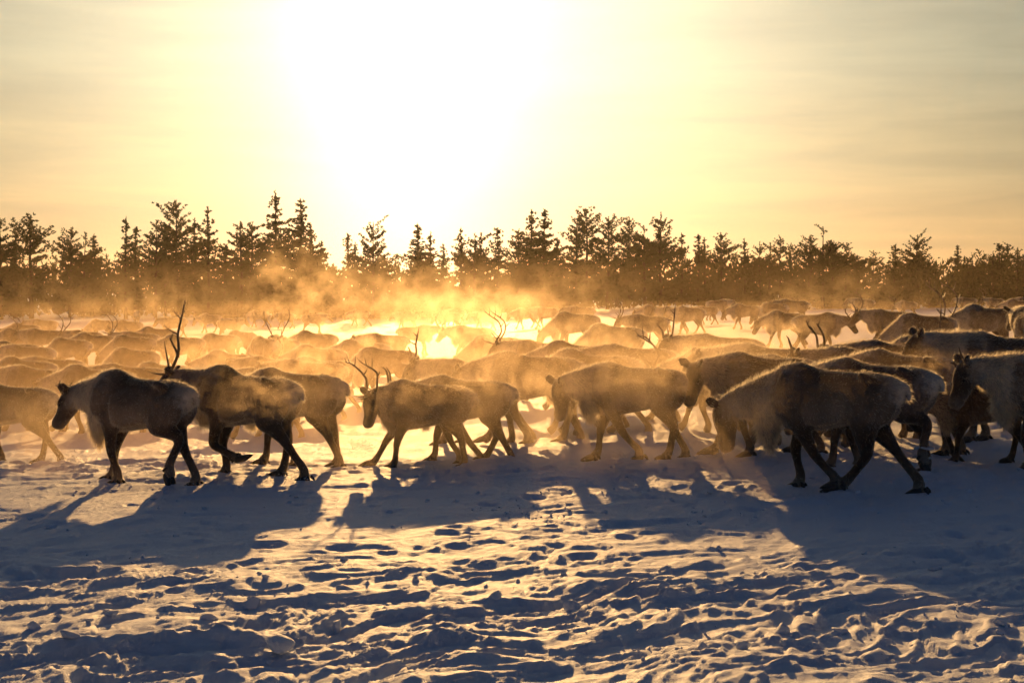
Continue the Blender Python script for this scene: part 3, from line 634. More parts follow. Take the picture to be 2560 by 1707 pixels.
# (column, x of hump, y of back, size, heading, pose, antlers, tint, label) - x, y in enlarged thirds of the photograph
Lc, Cc_, Rc = 0, 840, 1700
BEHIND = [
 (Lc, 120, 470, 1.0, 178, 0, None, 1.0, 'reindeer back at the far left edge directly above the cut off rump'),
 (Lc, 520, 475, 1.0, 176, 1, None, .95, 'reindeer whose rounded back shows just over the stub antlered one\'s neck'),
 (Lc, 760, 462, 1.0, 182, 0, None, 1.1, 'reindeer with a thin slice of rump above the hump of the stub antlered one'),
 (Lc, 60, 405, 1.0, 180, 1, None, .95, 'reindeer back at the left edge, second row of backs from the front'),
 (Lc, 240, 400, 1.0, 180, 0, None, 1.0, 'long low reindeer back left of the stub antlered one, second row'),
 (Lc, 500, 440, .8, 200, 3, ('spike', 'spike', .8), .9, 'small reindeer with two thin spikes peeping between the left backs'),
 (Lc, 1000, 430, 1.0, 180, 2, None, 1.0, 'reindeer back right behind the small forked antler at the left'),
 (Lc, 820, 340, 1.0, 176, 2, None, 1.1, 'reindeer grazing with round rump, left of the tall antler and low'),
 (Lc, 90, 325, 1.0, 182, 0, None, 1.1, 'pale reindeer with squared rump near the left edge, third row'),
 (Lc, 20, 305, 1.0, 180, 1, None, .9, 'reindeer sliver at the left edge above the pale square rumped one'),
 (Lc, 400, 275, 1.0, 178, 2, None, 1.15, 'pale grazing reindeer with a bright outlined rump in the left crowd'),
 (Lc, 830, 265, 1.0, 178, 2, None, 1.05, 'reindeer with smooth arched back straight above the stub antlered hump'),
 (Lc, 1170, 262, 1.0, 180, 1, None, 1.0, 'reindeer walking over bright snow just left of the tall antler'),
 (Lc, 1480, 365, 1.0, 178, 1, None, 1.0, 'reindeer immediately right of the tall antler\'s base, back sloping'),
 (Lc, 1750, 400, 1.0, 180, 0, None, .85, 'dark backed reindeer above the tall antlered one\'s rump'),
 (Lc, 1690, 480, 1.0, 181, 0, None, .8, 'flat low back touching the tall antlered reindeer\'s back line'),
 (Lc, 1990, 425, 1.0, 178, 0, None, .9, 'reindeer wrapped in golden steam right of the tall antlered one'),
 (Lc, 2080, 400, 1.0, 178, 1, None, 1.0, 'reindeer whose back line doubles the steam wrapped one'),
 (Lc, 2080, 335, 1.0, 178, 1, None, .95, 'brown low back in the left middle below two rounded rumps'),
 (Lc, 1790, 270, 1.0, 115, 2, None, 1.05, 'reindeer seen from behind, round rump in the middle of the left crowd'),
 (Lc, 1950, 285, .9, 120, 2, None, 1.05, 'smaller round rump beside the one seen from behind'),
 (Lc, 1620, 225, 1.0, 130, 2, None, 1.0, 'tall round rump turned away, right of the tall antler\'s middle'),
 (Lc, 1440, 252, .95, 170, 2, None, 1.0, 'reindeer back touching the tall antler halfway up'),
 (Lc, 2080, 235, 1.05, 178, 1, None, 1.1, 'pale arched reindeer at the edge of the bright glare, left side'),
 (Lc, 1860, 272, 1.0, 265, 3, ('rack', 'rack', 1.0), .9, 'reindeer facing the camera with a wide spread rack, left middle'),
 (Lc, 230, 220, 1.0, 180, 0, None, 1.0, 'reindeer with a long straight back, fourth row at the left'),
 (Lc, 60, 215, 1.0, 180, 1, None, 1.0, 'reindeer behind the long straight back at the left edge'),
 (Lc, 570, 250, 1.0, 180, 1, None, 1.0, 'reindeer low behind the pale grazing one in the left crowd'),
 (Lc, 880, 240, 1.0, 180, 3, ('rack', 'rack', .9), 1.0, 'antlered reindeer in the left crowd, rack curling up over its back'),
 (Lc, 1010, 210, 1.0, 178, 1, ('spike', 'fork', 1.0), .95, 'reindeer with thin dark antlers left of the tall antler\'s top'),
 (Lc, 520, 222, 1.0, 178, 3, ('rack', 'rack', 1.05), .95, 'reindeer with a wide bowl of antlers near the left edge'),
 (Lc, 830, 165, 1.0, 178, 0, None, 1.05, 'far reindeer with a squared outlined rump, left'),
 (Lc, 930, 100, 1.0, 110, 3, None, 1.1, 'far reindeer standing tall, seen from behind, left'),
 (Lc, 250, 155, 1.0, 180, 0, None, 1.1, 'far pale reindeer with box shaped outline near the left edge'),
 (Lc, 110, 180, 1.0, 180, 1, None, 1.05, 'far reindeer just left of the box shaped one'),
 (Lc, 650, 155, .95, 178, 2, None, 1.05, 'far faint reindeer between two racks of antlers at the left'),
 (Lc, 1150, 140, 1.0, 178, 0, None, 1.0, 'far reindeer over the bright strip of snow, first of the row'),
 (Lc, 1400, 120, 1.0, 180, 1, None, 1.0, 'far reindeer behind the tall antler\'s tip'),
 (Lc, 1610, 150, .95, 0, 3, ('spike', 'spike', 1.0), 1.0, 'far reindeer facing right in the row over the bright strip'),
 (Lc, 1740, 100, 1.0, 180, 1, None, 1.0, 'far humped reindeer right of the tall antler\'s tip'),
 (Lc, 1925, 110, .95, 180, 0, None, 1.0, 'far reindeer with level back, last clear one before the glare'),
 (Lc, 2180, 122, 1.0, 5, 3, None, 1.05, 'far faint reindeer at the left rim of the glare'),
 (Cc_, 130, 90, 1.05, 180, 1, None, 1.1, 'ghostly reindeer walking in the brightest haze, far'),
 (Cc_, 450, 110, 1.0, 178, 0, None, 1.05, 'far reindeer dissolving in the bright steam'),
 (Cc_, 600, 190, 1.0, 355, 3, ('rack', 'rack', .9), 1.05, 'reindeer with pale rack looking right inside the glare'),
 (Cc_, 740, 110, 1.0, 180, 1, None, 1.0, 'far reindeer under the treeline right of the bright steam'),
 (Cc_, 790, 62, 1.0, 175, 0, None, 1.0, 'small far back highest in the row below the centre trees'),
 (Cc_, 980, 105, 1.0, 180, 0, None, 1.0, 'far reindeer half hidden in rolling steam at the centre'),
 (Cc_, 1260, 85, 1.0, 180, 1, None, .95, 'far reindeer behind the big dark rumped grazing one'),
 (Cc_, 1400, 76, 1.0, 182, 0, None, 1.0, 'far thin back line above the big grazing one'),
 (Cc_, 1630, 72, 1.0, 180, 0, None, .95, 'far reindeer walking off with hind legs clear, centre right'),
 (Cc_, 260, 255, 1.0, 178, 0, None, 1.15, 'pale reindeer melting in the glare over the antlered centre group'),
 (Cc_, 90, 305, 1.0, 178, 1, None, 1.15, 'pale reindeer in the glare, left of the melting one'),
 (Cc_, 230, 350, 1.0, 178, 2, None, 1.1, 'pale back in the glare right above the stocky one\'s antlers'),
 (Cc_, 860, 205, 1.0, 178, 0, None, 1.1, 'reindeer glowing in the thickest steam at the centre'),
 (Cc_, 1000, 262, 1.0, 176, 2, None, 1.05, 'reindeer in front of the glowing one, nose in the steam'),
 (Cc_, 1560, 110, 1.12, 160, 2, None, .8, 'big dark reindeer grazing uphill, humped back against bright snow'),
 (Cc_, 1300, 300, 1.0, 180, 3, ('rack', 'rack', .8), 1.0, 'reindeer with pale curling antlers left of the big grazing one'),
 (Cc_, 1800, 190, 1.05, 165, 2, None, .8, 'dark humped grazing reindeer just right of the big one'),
 (Cc_, 1520, 320, 1.0, 180, 1, None, .95, 'reindeer back below the two dark grazing ones'),
 (Cc_, 1860, 338, 1.05, 180, 0, None, .9, 'long backed reindeer above the antlerless one\'s rump'),
 (Cc_, 1580, 405, 1.0, 180, 1, None, .95, 'narrow strip of back left of the antlerless one\'s hump'),
 (Cc_, 1600, 475, .86, 182, 0, None, .9, 'reindeer back nearest behind the antlerless one\'s ear'),
 (Cc_, 2060, 122, 1.0, 180, 0, ('rack', 'rack', .75), .8, 'antlered reindeer striding over bright snow, all legs showing'),
 (Cc_, 2130, 60, 1.0, 178, 1, None, 1.0, 'far reindeer right behind the striding antlered one'),
 (Cc_, 2260, 68, 1.0, 178, 0, None, .95, 'far reindeer with steep rump at right of centre'),
 (Rc, 10, 75, 1.0, 190, 5, ('spike', 'spike', 1.0), .95, 'reindeer turning behind the striding antlered one'),
 (Rc, 150, 72, .82, 180, 0, ('spike', 'spike', .8), .95, 'small young reindeer trotting over bright snow'),
 (Rc, 300, 24, 1.0, 2, 3, None, .95, 'far reindeer heading right above the small trotting one'),
 (Rc, 400, 50, 1.0, 180, 1, None, .95, 'far reindeer grazing right of the small trotting one'),
 (Rc, 590, 38, 1.0, 178, 2, None, 1.0, 'far sloping back left of the long dark far reindeer'),
 (Rc, 720, 20, 1.08, 180, 0, None, .85, 'long dark far reindeer under the right trees'),
 (Rc, 1210, 12, 1.05, 180, 3, None, .95, 'far reindeer with raised head below the gap in the right trees'),
 (Rc, 1520, 32, .9, 180, 1, None, 1.05, 'far pale small reindeer at the end of the right row'),
 (Rc, 650, 100, 1.0, 180, 1, None, .8, 'bare headed reindeer stepping left over bright snow, face low'),
 (Rc, 1020, 108, 1.0, 350, 5, ('fork', 'rack', .6), .85, 'reindeer heading right with head turned to the camera and antlers forward'),
 (Rc, 1360, 95, 1.0, 180, 3, ('rack', 'fork', .7), .9, 'antlered reindeer meeting the one that heads right'),
 (Rc, 1560, 112, 1.08, 178, 2, None, .9, 'reindeer bending its neck between two antlered ones at the right'),
 (Rc, 1990, 66, 1.1, 180, 1, ('rack', 'rack', 1.0), .85, 'grey reindeer with a great curling rack, right'),
 (Rc, 2330, 60, 1.15, 100, 3, None, .55, 'very dark rump at the right edge beside the grey rack bearer'),
 (Rc, 1930, 4, 1.0, 180, 0, None, .9, 'far reindeer behind the great rack'),
 (Rc, 2120, 2, 1.0, 180, 3, ('rack', 'rack', .9), .85, 'far antlered reindeer at the right, rack against dark trees'),
 (Rc, 2270, 22, 1.05, 178, 1, None, .9, 'far reindeer next to last at the right edge'),
 (Rc, 2330, -18, 1.0, 180, 0, None, .9, 'farthest back at the upper right edge of the herd'),
 (Rc, 150, 245, 1.05, 180, 3, ('tall', 'fork', .7), .85, 'reindeer with upright antlers in front of the bright snow patch'),
 (Rc, 120, 342, 1.0, 180, 1, None, .9, 'reindeer back above the golden steam, right of centre'),
 (Rc, 430, 332, 1.05, 180, 0, None, .9, 'wide low back between golden steam and bright patch'),
 (Rc, 600, 378, 1.0, 178, 0, None, .85, 'thin dark back left of the large grazing one\'s hump'),
 (Rc, 1090, 366, 1.0, 182, 3, ('post', None, .7), .85, 'reindeer whose ear and one stub antler peep over the large one'),
 (Rc, 1300, 302, 1.05, 180, 0, None, .95, 'long sunlit back behind the large grazing one'),
 (Rc, 1560, 276, 1.0, 180, 1, None, .95, 'back line rising behind the long sunlit back'),
 (Rc, 1960, 262, 1.0, 180, 3, ('tall', 'fork', .75), .85, 'reindeer with thick dark antlers left of the big pale hump'),
]
spots = []
for k, (base, cx, cyv, s, h, pose, ant, tint, lab) in enumerate(BEHIND):
    u, v = base + cx / 2.735, 740 + cyv / 2.735
    best = None
    for d in np.arange(16.0, 95, .1):
        x = (u - 1280) * d / FPX
        e = HOR + FPX * (CAM_H - terr(x, d) - 1.02 * s) / d - v
        if best is None or abs(e) < max(best[0], 1.5): best = (max(abs(e), 0.0), d, x)
    d, x = best[1], best[2]
    hx, hyy = math.cos(R(h)), math.sin(R(h))
    spots.append([x - .30 * s * hx, d - .30 * s * hyy, h, s, k])
# no two animals may stand in one another
fixed = [[q[1], q[2], q[3], q[4]] for q in PLACED]
def clash(a, b):
    def pts(q):
        c_, s_ = math.cos(R(q[2])), math.sin(R(q[2])); return [(q[0] + t * q[3] * c_, q[1] + t * q[3] * s_) for t in (-.38, 0, .38)]
    return min(math.hypot(p[0] - q[0], p[1] - q[1]) for p in pts(a) for q in pts(b)) < .47 * (a[3] + b[3]) / 2 * 1.0
done = list(fixed)
for sp in sorted(spots, key=lambda q: q[1]):
    u_keep = sp[0] / sp[1]
    for _ in range(60):
        if not any(clash(sp, f) for f in done): break
        sp[1] += .15; sp[0] = u_keep * sp[1]
    done.append(sp[:4])
    (base, cx, cyv, s, h, pose, ant, tint, lab) = BEHIND[sp[4]]
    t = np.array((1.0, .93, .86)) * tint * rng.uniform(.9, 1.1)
    turn = rng.uniform(-6, 6) if sp[1] < 19 else rng.uniform(-17, 17)
    if ant is None and sp[4] % 4 == 1 and 'antler' not in lab: ant = (('rack', 'rack', .7), ('fork', 'fork', 1.0), ('spike', 'spike', 1.1))[sp[4] // 4 % 3]
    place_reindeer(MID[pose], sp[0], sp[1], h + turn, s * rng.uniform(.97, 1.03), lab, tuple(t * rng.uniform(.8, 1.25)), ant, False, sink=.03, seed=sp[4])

# ------------------------------------------------------------------ trees
m_bark = simple_mat('pine_bark', (0.045, 0.028, 0.018), 0.9, 0.1, 12, 0.4, 0.4)
m_needle, out = material('pine_needles')
oi = nn('ShaderNodeObjectInfo'); geo = nn('ShaderNodeNewGeometry')
nz = noise_tex(geo.outputs['Position'], 1.4, 3)
c = mixc(nz, (0.030, 0.040, 0.018, 1), (0.065, 0.070, 0.028, 1))
df = nn('ShaderNodeBsdfDiffuse'); NT.links.new(c, df.inputs[0])
tl = nn('ShaderNodeBsdfTranslucent'); NT.links.new(mixc(0.5, c, (0.12, 0.09, 0.03, 1)), tl.inputs[0])
ms = nn('ShaderNodeMixShader'); ms.inputs[0].default_value = 0.35
NT.links.new(df.outputs[0], ms.inputs[1]); NT.links.new(tl.outputs[0], ms.inputs[2]); NT.links.new(ms.outputs[0], out.inputs[0])

def tufts(P, Dv, size, r, blades=6):
    """needle sprays: blades fanning from each point around its direction"""
    n = len(P); P = np.repeat(P, blades, 0); Dv = np.repeat(Dv, blades, 0); size = np.repeat(size, blades)
    d = Dv + r.normal(0, .62, (n * blades, 3)); d[:, 2] += .25; d /= np.linalg.norm(d, axis=1)[:, None]
    s = np.cross(d, r.normal(0, 1, (n * blades, 3))); s /= np.linalg.norm(s, axis=1)[:, None]
    ln = size * r.uniform(.6, 1.2, n * blades); w = ln * .17
    m1 = P + d * (ln * .5)[:, None] + s * w[:, None]; m0 = P + d * (ln * .5)[:, None] - s * w[:, None]; tip = P + d * ln[:, None]
    V = np.stack([P, m1, tip, m0], 1).reshape(-1, 3)
    return V, np.arange(n * blades * 4).reshape(-1, 4)
def tree_geometry(h, style, r, coarse=False):
    lean = r.normal(0, .010, 2) * h
    n = 9; tz = np.linspace(0, h * .99, n); rad = (.016 * h + .03) * (1 - tz / h) ** .8 + .008
    bend = r.normal(0, .05, (n, 2)).cumsum(0) * .5
    ax = lambda z: np.array([np.interp(z, tz, bend[:, 0]) + lean[0] * z / h, np.interp(z, tz, bend[:, 1]) + lean[1] * z / h, z])
    paths = [(np.array([ax(z) for z in tz]), rad)]
    P, Dv, S = [], [], []
    if style == 'cone':   z0, wm, step, per, pw, upk = .06, r.uniform(.27, .33), .22, 7, 1.05, .10
    elif style == 'slim': z0, wm, step, per, pw, upk = .08, r.uniform(.17, .21), .22, 6, .90, .30
    elif style == 'pine': z0, wm, step, per, pw, upk = r.uniform(.10, .20), r.uniform(.26, .32), .26, 6, .66, .40
    elif style == 'flat': z0, wm, step, per, pw, upk = r.uniform(.10, .20), r.uniform(.24, .28), .25, 6, .40, .45
    else:                 z0, wm, step, per, pw, upk = .03, r.uniform(.30, .40), .26, 7, .75, .35
    z = z0 * h; az = r.uniform(0, 6); lob = r.uniform(0, 6, 4)
    while z < h * .97:
        t = (z / h - z0) / (1 - z0)
        R0 = wm * h * (1 - t) ** pw * (min(1, .5 + 2.0 * t) if style in ('pine', 'flat') else 1) + .07
        R0 *= r.uniform(.62, 1.2)
        if style in ('pine', 'flat', 'slim') and r.random() < .16: z += step; continue
        for k in range(per if t < .75 else per - 2):
            if r.random() < .2: continue
            az += 2.4 + r.normal(0, .3); ln = R0 * r.uniform(.5, 1.3) * (1 + .35 * math.sin(az + lob[0]) * math.sin(t * 9 + lob[1]))
            up = upk * (.3 + 1.2 * t) + r.normal(0, .10) - .06
            o = ax(min(z + r.uniform(-.9, .9) * step, h * .98)); dh = np.array((math.cos(az), math.sin(az), 0))
            p1 = o + dh * ln * .5 + np.array((0, 0, ln * (up * .5 - .06))); p2 = o + dh * ln + np.array((0, 0, ln * (up + .10)))
            br = .008 + .011 * ln
            if ln > .4: paths.append((np.array([o, p1, p2]), np.array([br, br * .7, br * .3])))
            m = max(2, int(ln / (.36 if coarse else .13))); tt = np.linspace(.22 if style in ('pine', 'flat') else .08, 1, m)
            small = 1 - .45 * t
            for q in tt:
                a = (o * (1 - q) ** 2 + 2 * p1 * q * (1 - q) + p2 * q * q); dd = p2 - o; dd = dd / (np.linalg.norm(dd) + 1e-6)
                for _ in range(1 if coarse else 4):
                    sp = (.035 + .085 * ln * (1 - .3 * q)) * small
                    P.append(a + r.normal(0, sp, 3) * (1, 1, .5)); Dv.append(dd + (0, 0, .35)); S.append(r.uniform(.16, .32) * small * (2.0 if coarse else 1))
        z += step * r.uniform(.75, 1.25) * (1.0 if t < .8 else .75)
    for q in np.linspace(.93, .995, 8): P.append(ax(h * q) + r.normal(0, .015, 3)); Dv.append(np.array((0, 0, 1.6))); S.append(.16)
    V, F = tufts(np.array(P), np.array(Dv), np.array(S), r, 3 if coarse else 5)
    return V, F, paths
TREE_H = 6.6
STOCK = {}
for st_, n_ in (('cone', 5), ('slim', 4), ('pine', 6), ('flat', 4), ('bush', 3)):
    STOCK[st_] = []
    for k in range(n_):
        V, F, paths = tree_geometry(TREE_H if st_ != 'bush' else 3.6, st_, np.random.default_rng(700 + 10 * len(STOCK) + k))
        STOCK[st_].append((mesh_np('crown', V, F, m_needle), tube_mesh(paths, 'trunk', m_bark, 4, 2)))
def make_tree(name, label, x, y, h, style, seed, group='trees along the far edge of the snow field'):
    r = np.random.default_rng(seed)
    root = add_obj(name, None, label=label, category='tree', group=group)
    k = h / (TREE_H if style != 'bush' else 3.6); kx = k * r.uniform(.9, 1.15)
    root.location = (x, y, terr(x, y) - .1); root.scale = (kx, kx, k); root.rotation_euler = (0, 0, r.uniform(0, 6.3))
    crown, trunk = STOCK[style][seed % len(STOCK[style])]
    add_obj('crown', crown, root); add_obj('trunk', trunk, root)
    return root
# (column, x of top, y of top, style, label)
TREES = [
 (0, 8, 250, 'pine', 'pine cut by the left edge of the picture'),
 (0, 215, 250, 'flat', 'broad flat topped pine, first full tree from the left'),
 (0, 100, 330, 'cone', 'shorter tree filling between the edge pine and the flat topped pine'),
 (0, 475, 330, 'pine', 'open crowned pine right of the broad flat topped one'),
 (0, 560, 372, 'pine', 'round shouldered pine touching the open crowned one'),
 (0, 650, 375, 'cone', 'dense dark tree with pointed top, right of the round shouldered pine'),
 (0, 860, 258, 'slim', 'slender feathery tree standing clear at the left, taller of two'),
 (0, 925, 325, 'slim', 'slender tree leaning on the tallest feathery one, shorter of two'),
 (0, 1060, 290, 'pine', 'pine with ragged shoulder left of the tall flat topped one'),
 (0, 1130, 300, 'pine', 'pine filling the left flank of the tall flat topped one'),
 (0, 1215, 160, 'flat', 'tall pine with a wide flat clump at its top'),
 (0, 1335, 270, 'cone', 'pointed tree between the tall flat topped pine and the thin spire'),
 (0, 1430, 195, 'slim', 'thin spire tree with a knob at its top'),
 (0, 1520, 450, 'bush', 'low bushy tree right of the thin knobbed spire'),
 (0, 1650, 290, 'pine', 'left one of the twin crowned pines before the tallest tree'),
 (0, 1715, 295, 'pine', 'right one of the twin crowned pines before the tallest tree'),
 (0, 1890, 80, 'cone', 'tallest tree of the wood, a pointed spire left of the glare'),
 (0, 2050, 135, 'cone', 'second tallest pointed tree beside the tallest spire'),
 (0, 2140, 305, 'cone', 'broad tree with sloping right side next to the second tallest spire'),
 (0, 2190, 420, 'cone', 'lower tree closing the slope of the tallest pair at its right'),
 (0, 2270, 580, 'bush', 'low tree in the dip left of the glare'),
 (840, 85, 370, 'slim', 'narrow pointed tree at the left rim of the glare'),
 (840, 135, 430, 'slim', 'short narrow tree right of the narrow pointed one, before the glare'),
 (840, 255, 295, 'flat', 'flat capped pine washed pale just left of the sun beam'),
 (840, 330, 520, 'bush', 'low tree nearly swallowed by the sun beam'),
 (840, 565, 300, 'cone', 'wide pale tree right of the sun beam, washed out at its top'),
 (840, 640, 360, 'cone', 'right flank tree of the wide washed out one'),
 (840, 730, 440, 'cone', 'small pointed tree between the washed out tree and the lacy spire'),
 (840, 850, 335, 'slim', 'lacy thin spire at the centre'),
 (840, 945, 370, 'pine', 'stout tree right of the lacy spire'),
 (840, 1000, 365, 'pine', 'second stout tree right of the lacy spire'),
 (840, 1115, 330, 'slim', 'slim open tree left of the centre pair of spires'),
 (840, 1240, 340, 'pine', 'rounded tree tucked against the centre pair of spires'),
 (840, 1330, 205, 'cone', 'left one of the centre pair of tall spires'),
 (840, 1415, 205, 'cone', 'right one of the centre pair of tall spires'),
 (840, 1500, 400, 'cone', 'tree sloping down from the centre pair of spires'),
 (840, 1640, 315, 'cone', 'tree leaning against the square topped pine'),
 (840, 1720, 200, 'flat', 'square topped tall pine right of the centre dip'),
 (840, 1855, 260, 'flat', 'knob topped pine right of the square topped one'),
 (840, 2005, 265, 'pine', 'umbrella shaped pine with bare trunk showing'),
 (840, 2110, 310, 'pine', 'smaller pine between the umbrella pine and the tall open pine'),
 (840, 2215, 228, 'pine', 'tall open pine with spreading layered branches'),
 (1700, 10, 365, 'slim', 'narrow tree right after the tall open pine'),
 (1700, 130, 375, 'slim', 'thin tree with straight stem, left of a pair'),
 (1700, 172, 400, 'slim', 'thin tree with straight stem, right of a pair'),
 (1700, 285, 365, 'pine', 'round headed pine with long bare trunk'),
 (1700, 445, 405, 'cone', 'pointed tree starting the dense dark clump'),
 (1700, 545, 425, 'pine', 'level topped tree in the dense dark clump'),
 (1700, 610, 430, 'pine', 'second level topped tree in the dense dark clump'),
 (1700, 685, 395, 'pine', 'tree with a dark knob rising from the dense clump'),
 (1700, 755, 435, 'pine', 'last tree of the dense dark clump'),
 (1700, 880, 382, 'pine', 'pine left of the tallest pine on the right side'),
 (1700, 975, 320, 'pine', 'tallest pine of the right side, layered crown'),
 (1700, 1050, 440, 'bush', 'bushy tree below the right shoulder of the right side\'s tallest'),
 (1700, 1125, 430, 'pine', 'pine stepping down from the right side\'s tallest'),
 (1700, 1210, 530, 'bush', 'low tree before the dip on the right'),
 (1700, 1315, 485, 'pine', 'lone middling pine in the right dip'),
 (1700, 1475, 530, 'bush', 'low round bushy tree left of the broad lone pine'),
 (1700, 1560, 450, 'pine', 'smaller pine leaning at the broad lone pine\'s left'),
 (1700, 1630, 380, 'flat', 'broad lone pine with spreading crown at the right'),
 (1700, 1700, 560, 'slim', 'thin bent sapling right of the broad lone pine'),
 (1700, 1770, 610, 'bush', 'lowest bushes in the gap at the right'),
 (1700, 1895, 450, 'cone', 'regular pointed tree after the gap at the right'),
 (1700, 1965, 540, 'pine', 'short tree between two pointed ones at the far right'),
 (1700, 2020, 510, 'pine', 'short pointed tree left of the last clump'),
 (1700, 2140, 490, 'pine', 'left flank of the last clump at the far right'),
 (1700, 2195, 435, 'pine', 'tallest tree of the last clump at the far right'),
 (1700, 2240, 440, 'pine', 'twin beside the tallest of the last clump'),
 (1700, 2300, 465, 'pine', 'slighter pine by the right edge'),
 (1700, 2350, 520, 'pine', 'pine cut by the right edge of the picture'),
]
for i, (base, tx, ty, style, lab) in enumerate(TREES):
    u, v = base + tx / 2.735, 450 + ty / 2.735
    d = 116 + (i * 37 % 17)
    x = (u - 1280) * d / FPX; top = CAM_H + (HOR - v) * d / FPX
    make_tree('spruce_tree' if style in ('cone', 'slim') else 'pine_tree', lab, x, d, top - terr(x, d) + .1, style, 500 + i)
# the wood behind the front trees reads as one mass
r = np.random.default_rng(21); vv, ff, nv = [], [], 0
kinds = [tree_geometry(r.uniform(4.2, 5.2), k, r, True)[:2] for k in ('cone', 'pine', 'slim', 'cone', 'pine', 'bush', 'flat')]
for i in range(64):
    V, F = kinds[i % 7]; a = r.uniform(0, 6.3); k = r.uniform(.75, 1.15); ca, sa = math.cos(a) * k, math.sin(a) * k
    x = -62 + 124 * (i + r.random()) / 64; y = r.uniform(134, 152); k *= 1.12 - .22 * (x + 62) / 124
    vv.append(np.stack([V[:, 0] * ca - V[:, 1] * sa + x, V[:, 0] * sa + V[:, 1] * ca + y, V[:, 2] * k + terr(x, y)], 1)); ff.append(F + nv); nv += len(V)
add_obj('far_wood', mesh_np('far_wood', np.concatenate(vv), np.concatenate(ff), m_needle), kind='stuff', label='dim mass of smaller trees deep in the wood')
# the undergrowth and the rest of the wood behind read as one mass
r = np.random.default_rng(9)
N = 14000
xs = r.uniform(-85, 85, N); ys = r.uniform(124, 190, N)
prof = 4.6 + 2.4 * perlin(xs * .10, ys * .02 + .3, 31) + 1.5 * perlin(xs * .33, ys * .05 + .7, 32)
zs = terrain(xs, ys) + r.random(N) ** 1.6 * np.clip(prof * .75, 1.2, 5)
V, F = tufts(np.stack([xs, ys, zs], 1), np.tile((0, 0, 1.0), (N, 1)), r.uniform(.40, .85, N), r, 4)
add_obj('undergrowth', mesh_np('undergrowth', V, F, m_needle), kind='stuff', label='dark thicket and saplings filling the wood between the trunks')

# ------------------------------------------------------------------ powder kicked up by hooves
def powder(u, v, wide, high, n, seed, lab):
    r = np.random.default_rng(seed); x, y = ground_at(u, v)
    P = np.stack([r.normal(0, wide, n), r.normal(0, .12, n), np.abs(r.normal(0, high, n))], 1); P[:, 2] *= np.exp(-np.abs(P[:, 0]) / wide * .5)
    s = r.uniform(.0015, .004, n)
    tet = np.array([(1, 1, 1), (1, -1, -1), (-1, 1, -1), (-1, -1, 1)], float)
    V = (P[:, None] + tet[None] * s[:, None, None]).reshape(-1, 3) + (x, y, ground_z(x, y))
    i = np.arange(n)[:, None] * 4
    F = np.concatenate([i + np.array([q]) for q in ((0, 1, 2), (0, 3, 1), (0, 2, 3), (1, 3, 2))])
    add_obj('snow_spray', mesh_np('snow_spray', V, F, m_snow), kind='stuff', label=lab)
powder(150, 1165, .16, .10, 420, 1, 'sparkling powder kicked up beside the cut off rump')
powder(1545, 1150, .14, .07, 200, 2, 'powder at the hooves of the antlerless reindeer')
powder(2300, 1215, .09, .05, 160, 3, 'powder under the lifted banded hoof')
powder(470, 1225, .10, .04, 120, 5, 'powder at the planted hind hoof of the stub antlered reindeer')
powder(720, 1205, .12, .05, 140, 6, 'powder at the hind hooves of the tall antlered reindeer')
powder(1060, 1180, .14, .06, 180, 7, 'powder at the hooves of the stocky reindeer')
powder(2010, 1245, .12, .04, 140, 8, 'powder where the large reindeer crosses its hooves')
powder(900, 1130, .12, .09, 160, 4, 'powder left of the stocky reindeer')

# ------------------------------------------------------------------ air: even haze, low mist and steam from the herd
def vol_mat(name, dens, g, col=(1.0, .95, .88)):
    m, out = material(name)
    pv = nn('ShaderNodeVolumePrincipled'); pv.inputs['Color'].default_value = (*col, 1); pv.inputs['Density'].default_value = dens; pv.inputs['Anisotropy'].default_value = g
    NT.links.new(pv.outputs[0], out.inputs['Volume'])
    return m
def box_mesh(name, lo, hi, mat):
    (a, b, c), (d, e, f) = lo, hi
    V = [(a, b, c), (d, b, c), (d, e, c), (a, e, c), (a, b, f), (d, b, f), (d, e, f), (a, e, f)]
    return mesh_np(name, V, [(0, 3, 2, 1), (4, 5, 6, 7), (0, 1, 5, 4), (1, 2, 6, 5), (2, 3, 7, 6), (3, 0, 4, 7)], mat)
m_haze = vol_mat('haze_air', 0.00013, 0.70, (1.0, .86, .68))
add_obj('haze', box_mesh('haze', (-1700, -45, -2.0), (1700, 1550, 17.0), m_haze), kind='stuff', label='thin golden frost haze over the whole field')
LAYERS = ((12.6, 60, .62, .0060, 'knee high mist among the legs of the herd'), (14.2, 20, 1.12, .0130, 'breath mist hanging just behind the front row'),
          (16.5, 62, 1.36, .0014, 'back high mist over the herd'), (26, 66, 2.6, .0004, 'thin upper mist behind the herd'))
for k, (y0, y1, zt, dn, lab) in enumerate(LAYERS):
    add_obj('ground_mist', box_mesh('ground_mist', (-70 - k, y0, -1.6 - .02 * k), (70 + k, y1, zt), vol_mat('ground_mist_air', dn, .74, (1.0, .73, .45))), kind='stuff', label=lab)
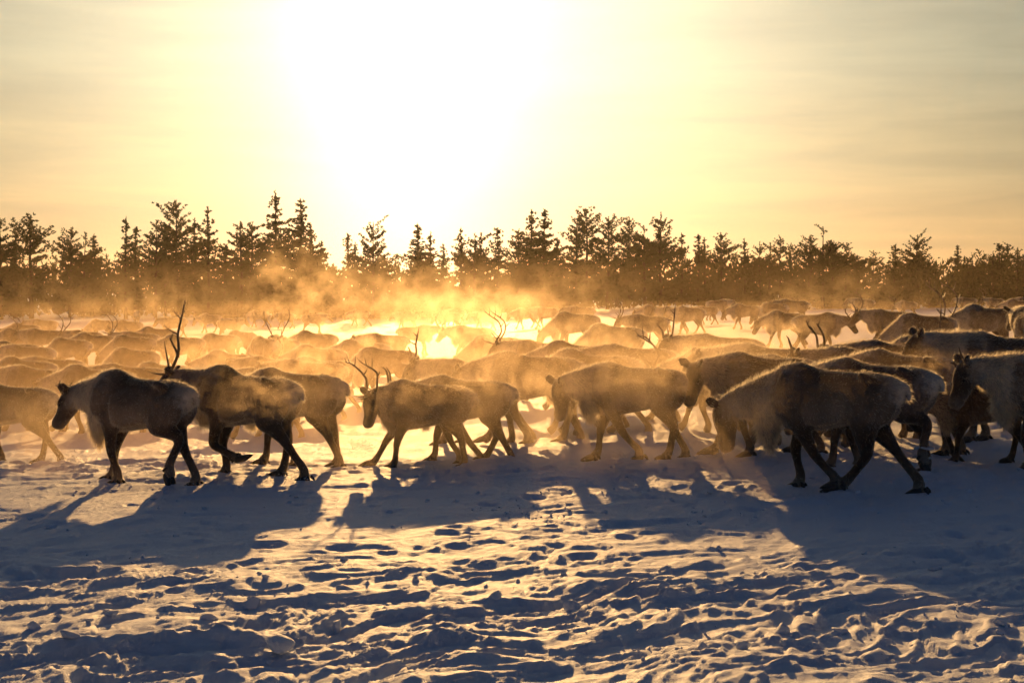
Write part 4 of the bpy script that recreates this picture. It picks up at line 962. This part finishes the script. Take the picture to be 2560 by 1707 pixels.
def steam_mat(name, detail, rate):
    m, out = material(name)
    tco = nn('ShaderNodeTexCoord').outputs['Object']; oi = nn('ShaderNodeObjectInfo')
    ln = nn('ShaderNodeVectorMath', operation='LENGTH'); NT.links.new(tco, ln.inputs[0])
    fall = mth('POWER', smst(ln.outputs['Value'], 1.0, 0.0), 1.3)
    geo = nn('ShaderNodeNewGeometry')
    wv = nn('ShaderNodeVectorMath', operation='ADD'); NT.links.new(geo.outputs['Position'], wv.inputs[0])
    NT.links.new(scl((7.0, 13.0, 5.0), oi.outputs['Random']), wv.inputs[1])
    oc = nn('ShaderNodeSeparateColor'); NT.links.new(oi.outputs['Color'], oc.inputs[0])
    nz = nn('ShaderNodeTexNoise'); NT.links.new(wv.outputs[0], nz.inputs['Vector']); NT.links.new(oc.outputs[1], nz.inputs['Scale'])
    nz.inputs['Detail'].default_value = detail; nz.inputs['Roughness'].default_value = .64
    dens = mth('MULTIPLY', mth('MULTIPLY', smst(nz.outputs[0], .46, .70), fall), oc.outputs[0])
    pv = nn('ShaderNodeVolumePrincipled'); pv.inputs['Color'].default_value = (1, .80, .56, 1); pv.inputs['Anisotropy'].default_value = .72
    NT.links.new(dens, pv.inputs['Density']); NT.links.new(pv.outputs[0], out.inputs['Volume'])
    m.cycles.volume_step_rate = rate
    return m
def puff_mesh(mat):
    import bmesh
    bm = bmesh.new(); bmesh.ops.create_icosphere(bm, subdivisions=3, radius=1.0); me = bpy.data.meshes.new('steam'); bm.to_mesh(me); bm.free(); me.materials.append(mat); return me
PUFF = puff_mesh(steam_mat('steam_wisps', 3.0, 0.5)); BANK = puff_mesh(steam_mat('steam_bank', 1.5, 1.2))
# u, v of the middle, distance, half width, half height (m), density, noise scale, label
STEAM = [
 (660, 1010, 13.2, .62, .45, .8, 7.0, 'wisps of steam over the rump of the tall antlered reindeer'),
 (1010, 1030, 14.4, .6, .5, .7, 7.0, 'steam curling over the flank of the stocky centre reindeer'),
 (1170, 1000, 15.2, .45, .6, .9, 6.0, 'steam rising at the rump behind the stocky reindeer'),
 (845, 1050, 15.6, .45, .55, .7, 5.5, 'white breath cloud between tall antlered and stocky reindeer'),
 (1590, 960, 14.9, .8, .55, .55, 5.5, 'steam drifting over the antlerless reindeer'),
 (1400, 1050, 15.6, .45, .6, 1.0, 6.0, 'breath cloud before the antlerless reindeer'),
 (1730, 1000, 15.6, .5, .6, 1.2, 5.5, 'breath cloud before the reindeer in golden steam'),
 (40, 1090, 14.4, .55, .45, .7, 6.0, 'steam low at the left edge'),
 (1260, 830, 26, 1.3, .8, .8, 2.6, 'steam bank right of the glare'),
 (1080, 850, 30, 1.8, 1.0, .8, 2.2, 'thick steam bank in the middle of the glare'),
 (1180, 800, 42, 2.6, 1.5, .36, 1.6, 'tall steam column behind the centre of the herd'),
 (760, 730, 62, 3.0, 2.2, .22, 1.3, 'steam plume rising before the tallest trees'),
 (950, 760, 66, 4.0, 2.0, .18, 1.2, 'steam drifting in the sun beam'),
 (1150, 755, 70, 4.0, 1.8, .15, 1.2, 'steam plume before the centre trees'),
 (1400, 740, 66, 4.0, 1.6, .09, 1.2, 'thin steam before the square topped pine'),
 (420, 765, 60, 4.5, 1.6, .10, 1.2, 'thin steam over the far left backs'),
 (140, 780, 60, 4.0, 1.4, .08, 1.2, 'faint steam at the far left'),
 (1950, 830, 32, 1.3, .8, .5, 2.4, 'steam round the legs of the two meeting reindeer'),
 (2300, 925, 15.3, .35, .28, 1.2, 6.0, 'small breath puff by the big pale hump'),
 (2100, 760, 62, 5.0, 1.4, .09, 1.2, 'faint steam before the right trees'),
 (560, 880, 24, 1.1, .6, .7, 2.8, 'steam over the backs behind the tall antlered one'),
 (780, 900, 21, .9, .6, .9, 3.0, 'steam behind the rump at the left of the glare'),
 (1480, 850, 24, 1.3, .6, .7, 2.8, 'steam over backs behind the antlerless one'),
 (1700, 860, 24, 1.1, .6, .6, 2.8, 'steam over backs left of the large grazing one'),
 (1790, 930, 15.9, .8, .5, .9, 5.0, 'golden steam over the reindeer with both ears up'),
 (1480, 1120, 14.6, .9, .3, .7, 5.0, 'low steam round the legs of the antlerless reindeer'),
 (1150, 1120, 14.7, .8, .32, .8, 5.0, 'low steam at the hooves of the centre group'),
 (930, 1000, 15.9, .5, .6, .55, 5.0, 'steam behind the head of the stocky reindeer'),
 (1300, 960, 16.4, .7, .6, .8, 4.5, 'steam before the broad backed reindeer'),
 (1840, 1190, 13.0, .10, .22, 2.5, 9.0, 'breath puff at the muzzle of the large grazing reindeer'),
]
for (u, v, d, rx, rz, dn, ns, lab) in STEAM:
    o = add_obj('steam', PUFF, kind='stuff', label=lab)
    x = (u - 1280) * d / FPX; z = CAM_H - (v - HOR) * d / FPX
    o.location = (x, d, z); o.scale = (rx * 1.35, rx * .9, rz * 1.3); o.color = (dn * (.9 if d < 20 else .95 if d < 50 else 1.1), ns, 0, 1)

# broad banks of breath drifting round the front row
for (x, y, z, rx, ry, rz, dn, ns, lab) in ((.45, 13.6, .55, 3.2, 2.4, 1.0, .11, 1.3, 'bank of golden breath drifting round the centre of the front row'),
                                           (2.35, 13.2, .40, 1.8, 1.8, .85, .13, 1.5, 'bank of breath round the muzzle of the large grazing reindeer'),
                                           (-4.5, 14.3, .40, 1.5, 1.2, .75, .16, 1.5, 'bank of breath at the left edge of the herd'),
                                           (4.7, 14.2, .35, 1.5, 1.3, .65, .06, 1.5, 'bank of breath low at the right edge of the herd'),
                                           (.3, 16.4, .65, 3.2, 1.1, .95, .18, 1.4, 'bank of golden breath behind the centre of the front row'),
                                           (2.3, 17.2, .75, 1.9, 1.5, .95, .22, 1.4, 'bank of golden breath behind the large grazing reindeer'),
                                           (-1.55, 14.2, .45, 1.1, 1.3, .8, .06, 1.6, 'bank of breath between the tall antlered and the stocky reindeer')):
    o = add_obj('steam', BANK, kind='stuff', label=lab); o.location = (x, y, z); o.scale = (rx, ry, rz); o.color = (dn * 1.5, ns, 0, 1)
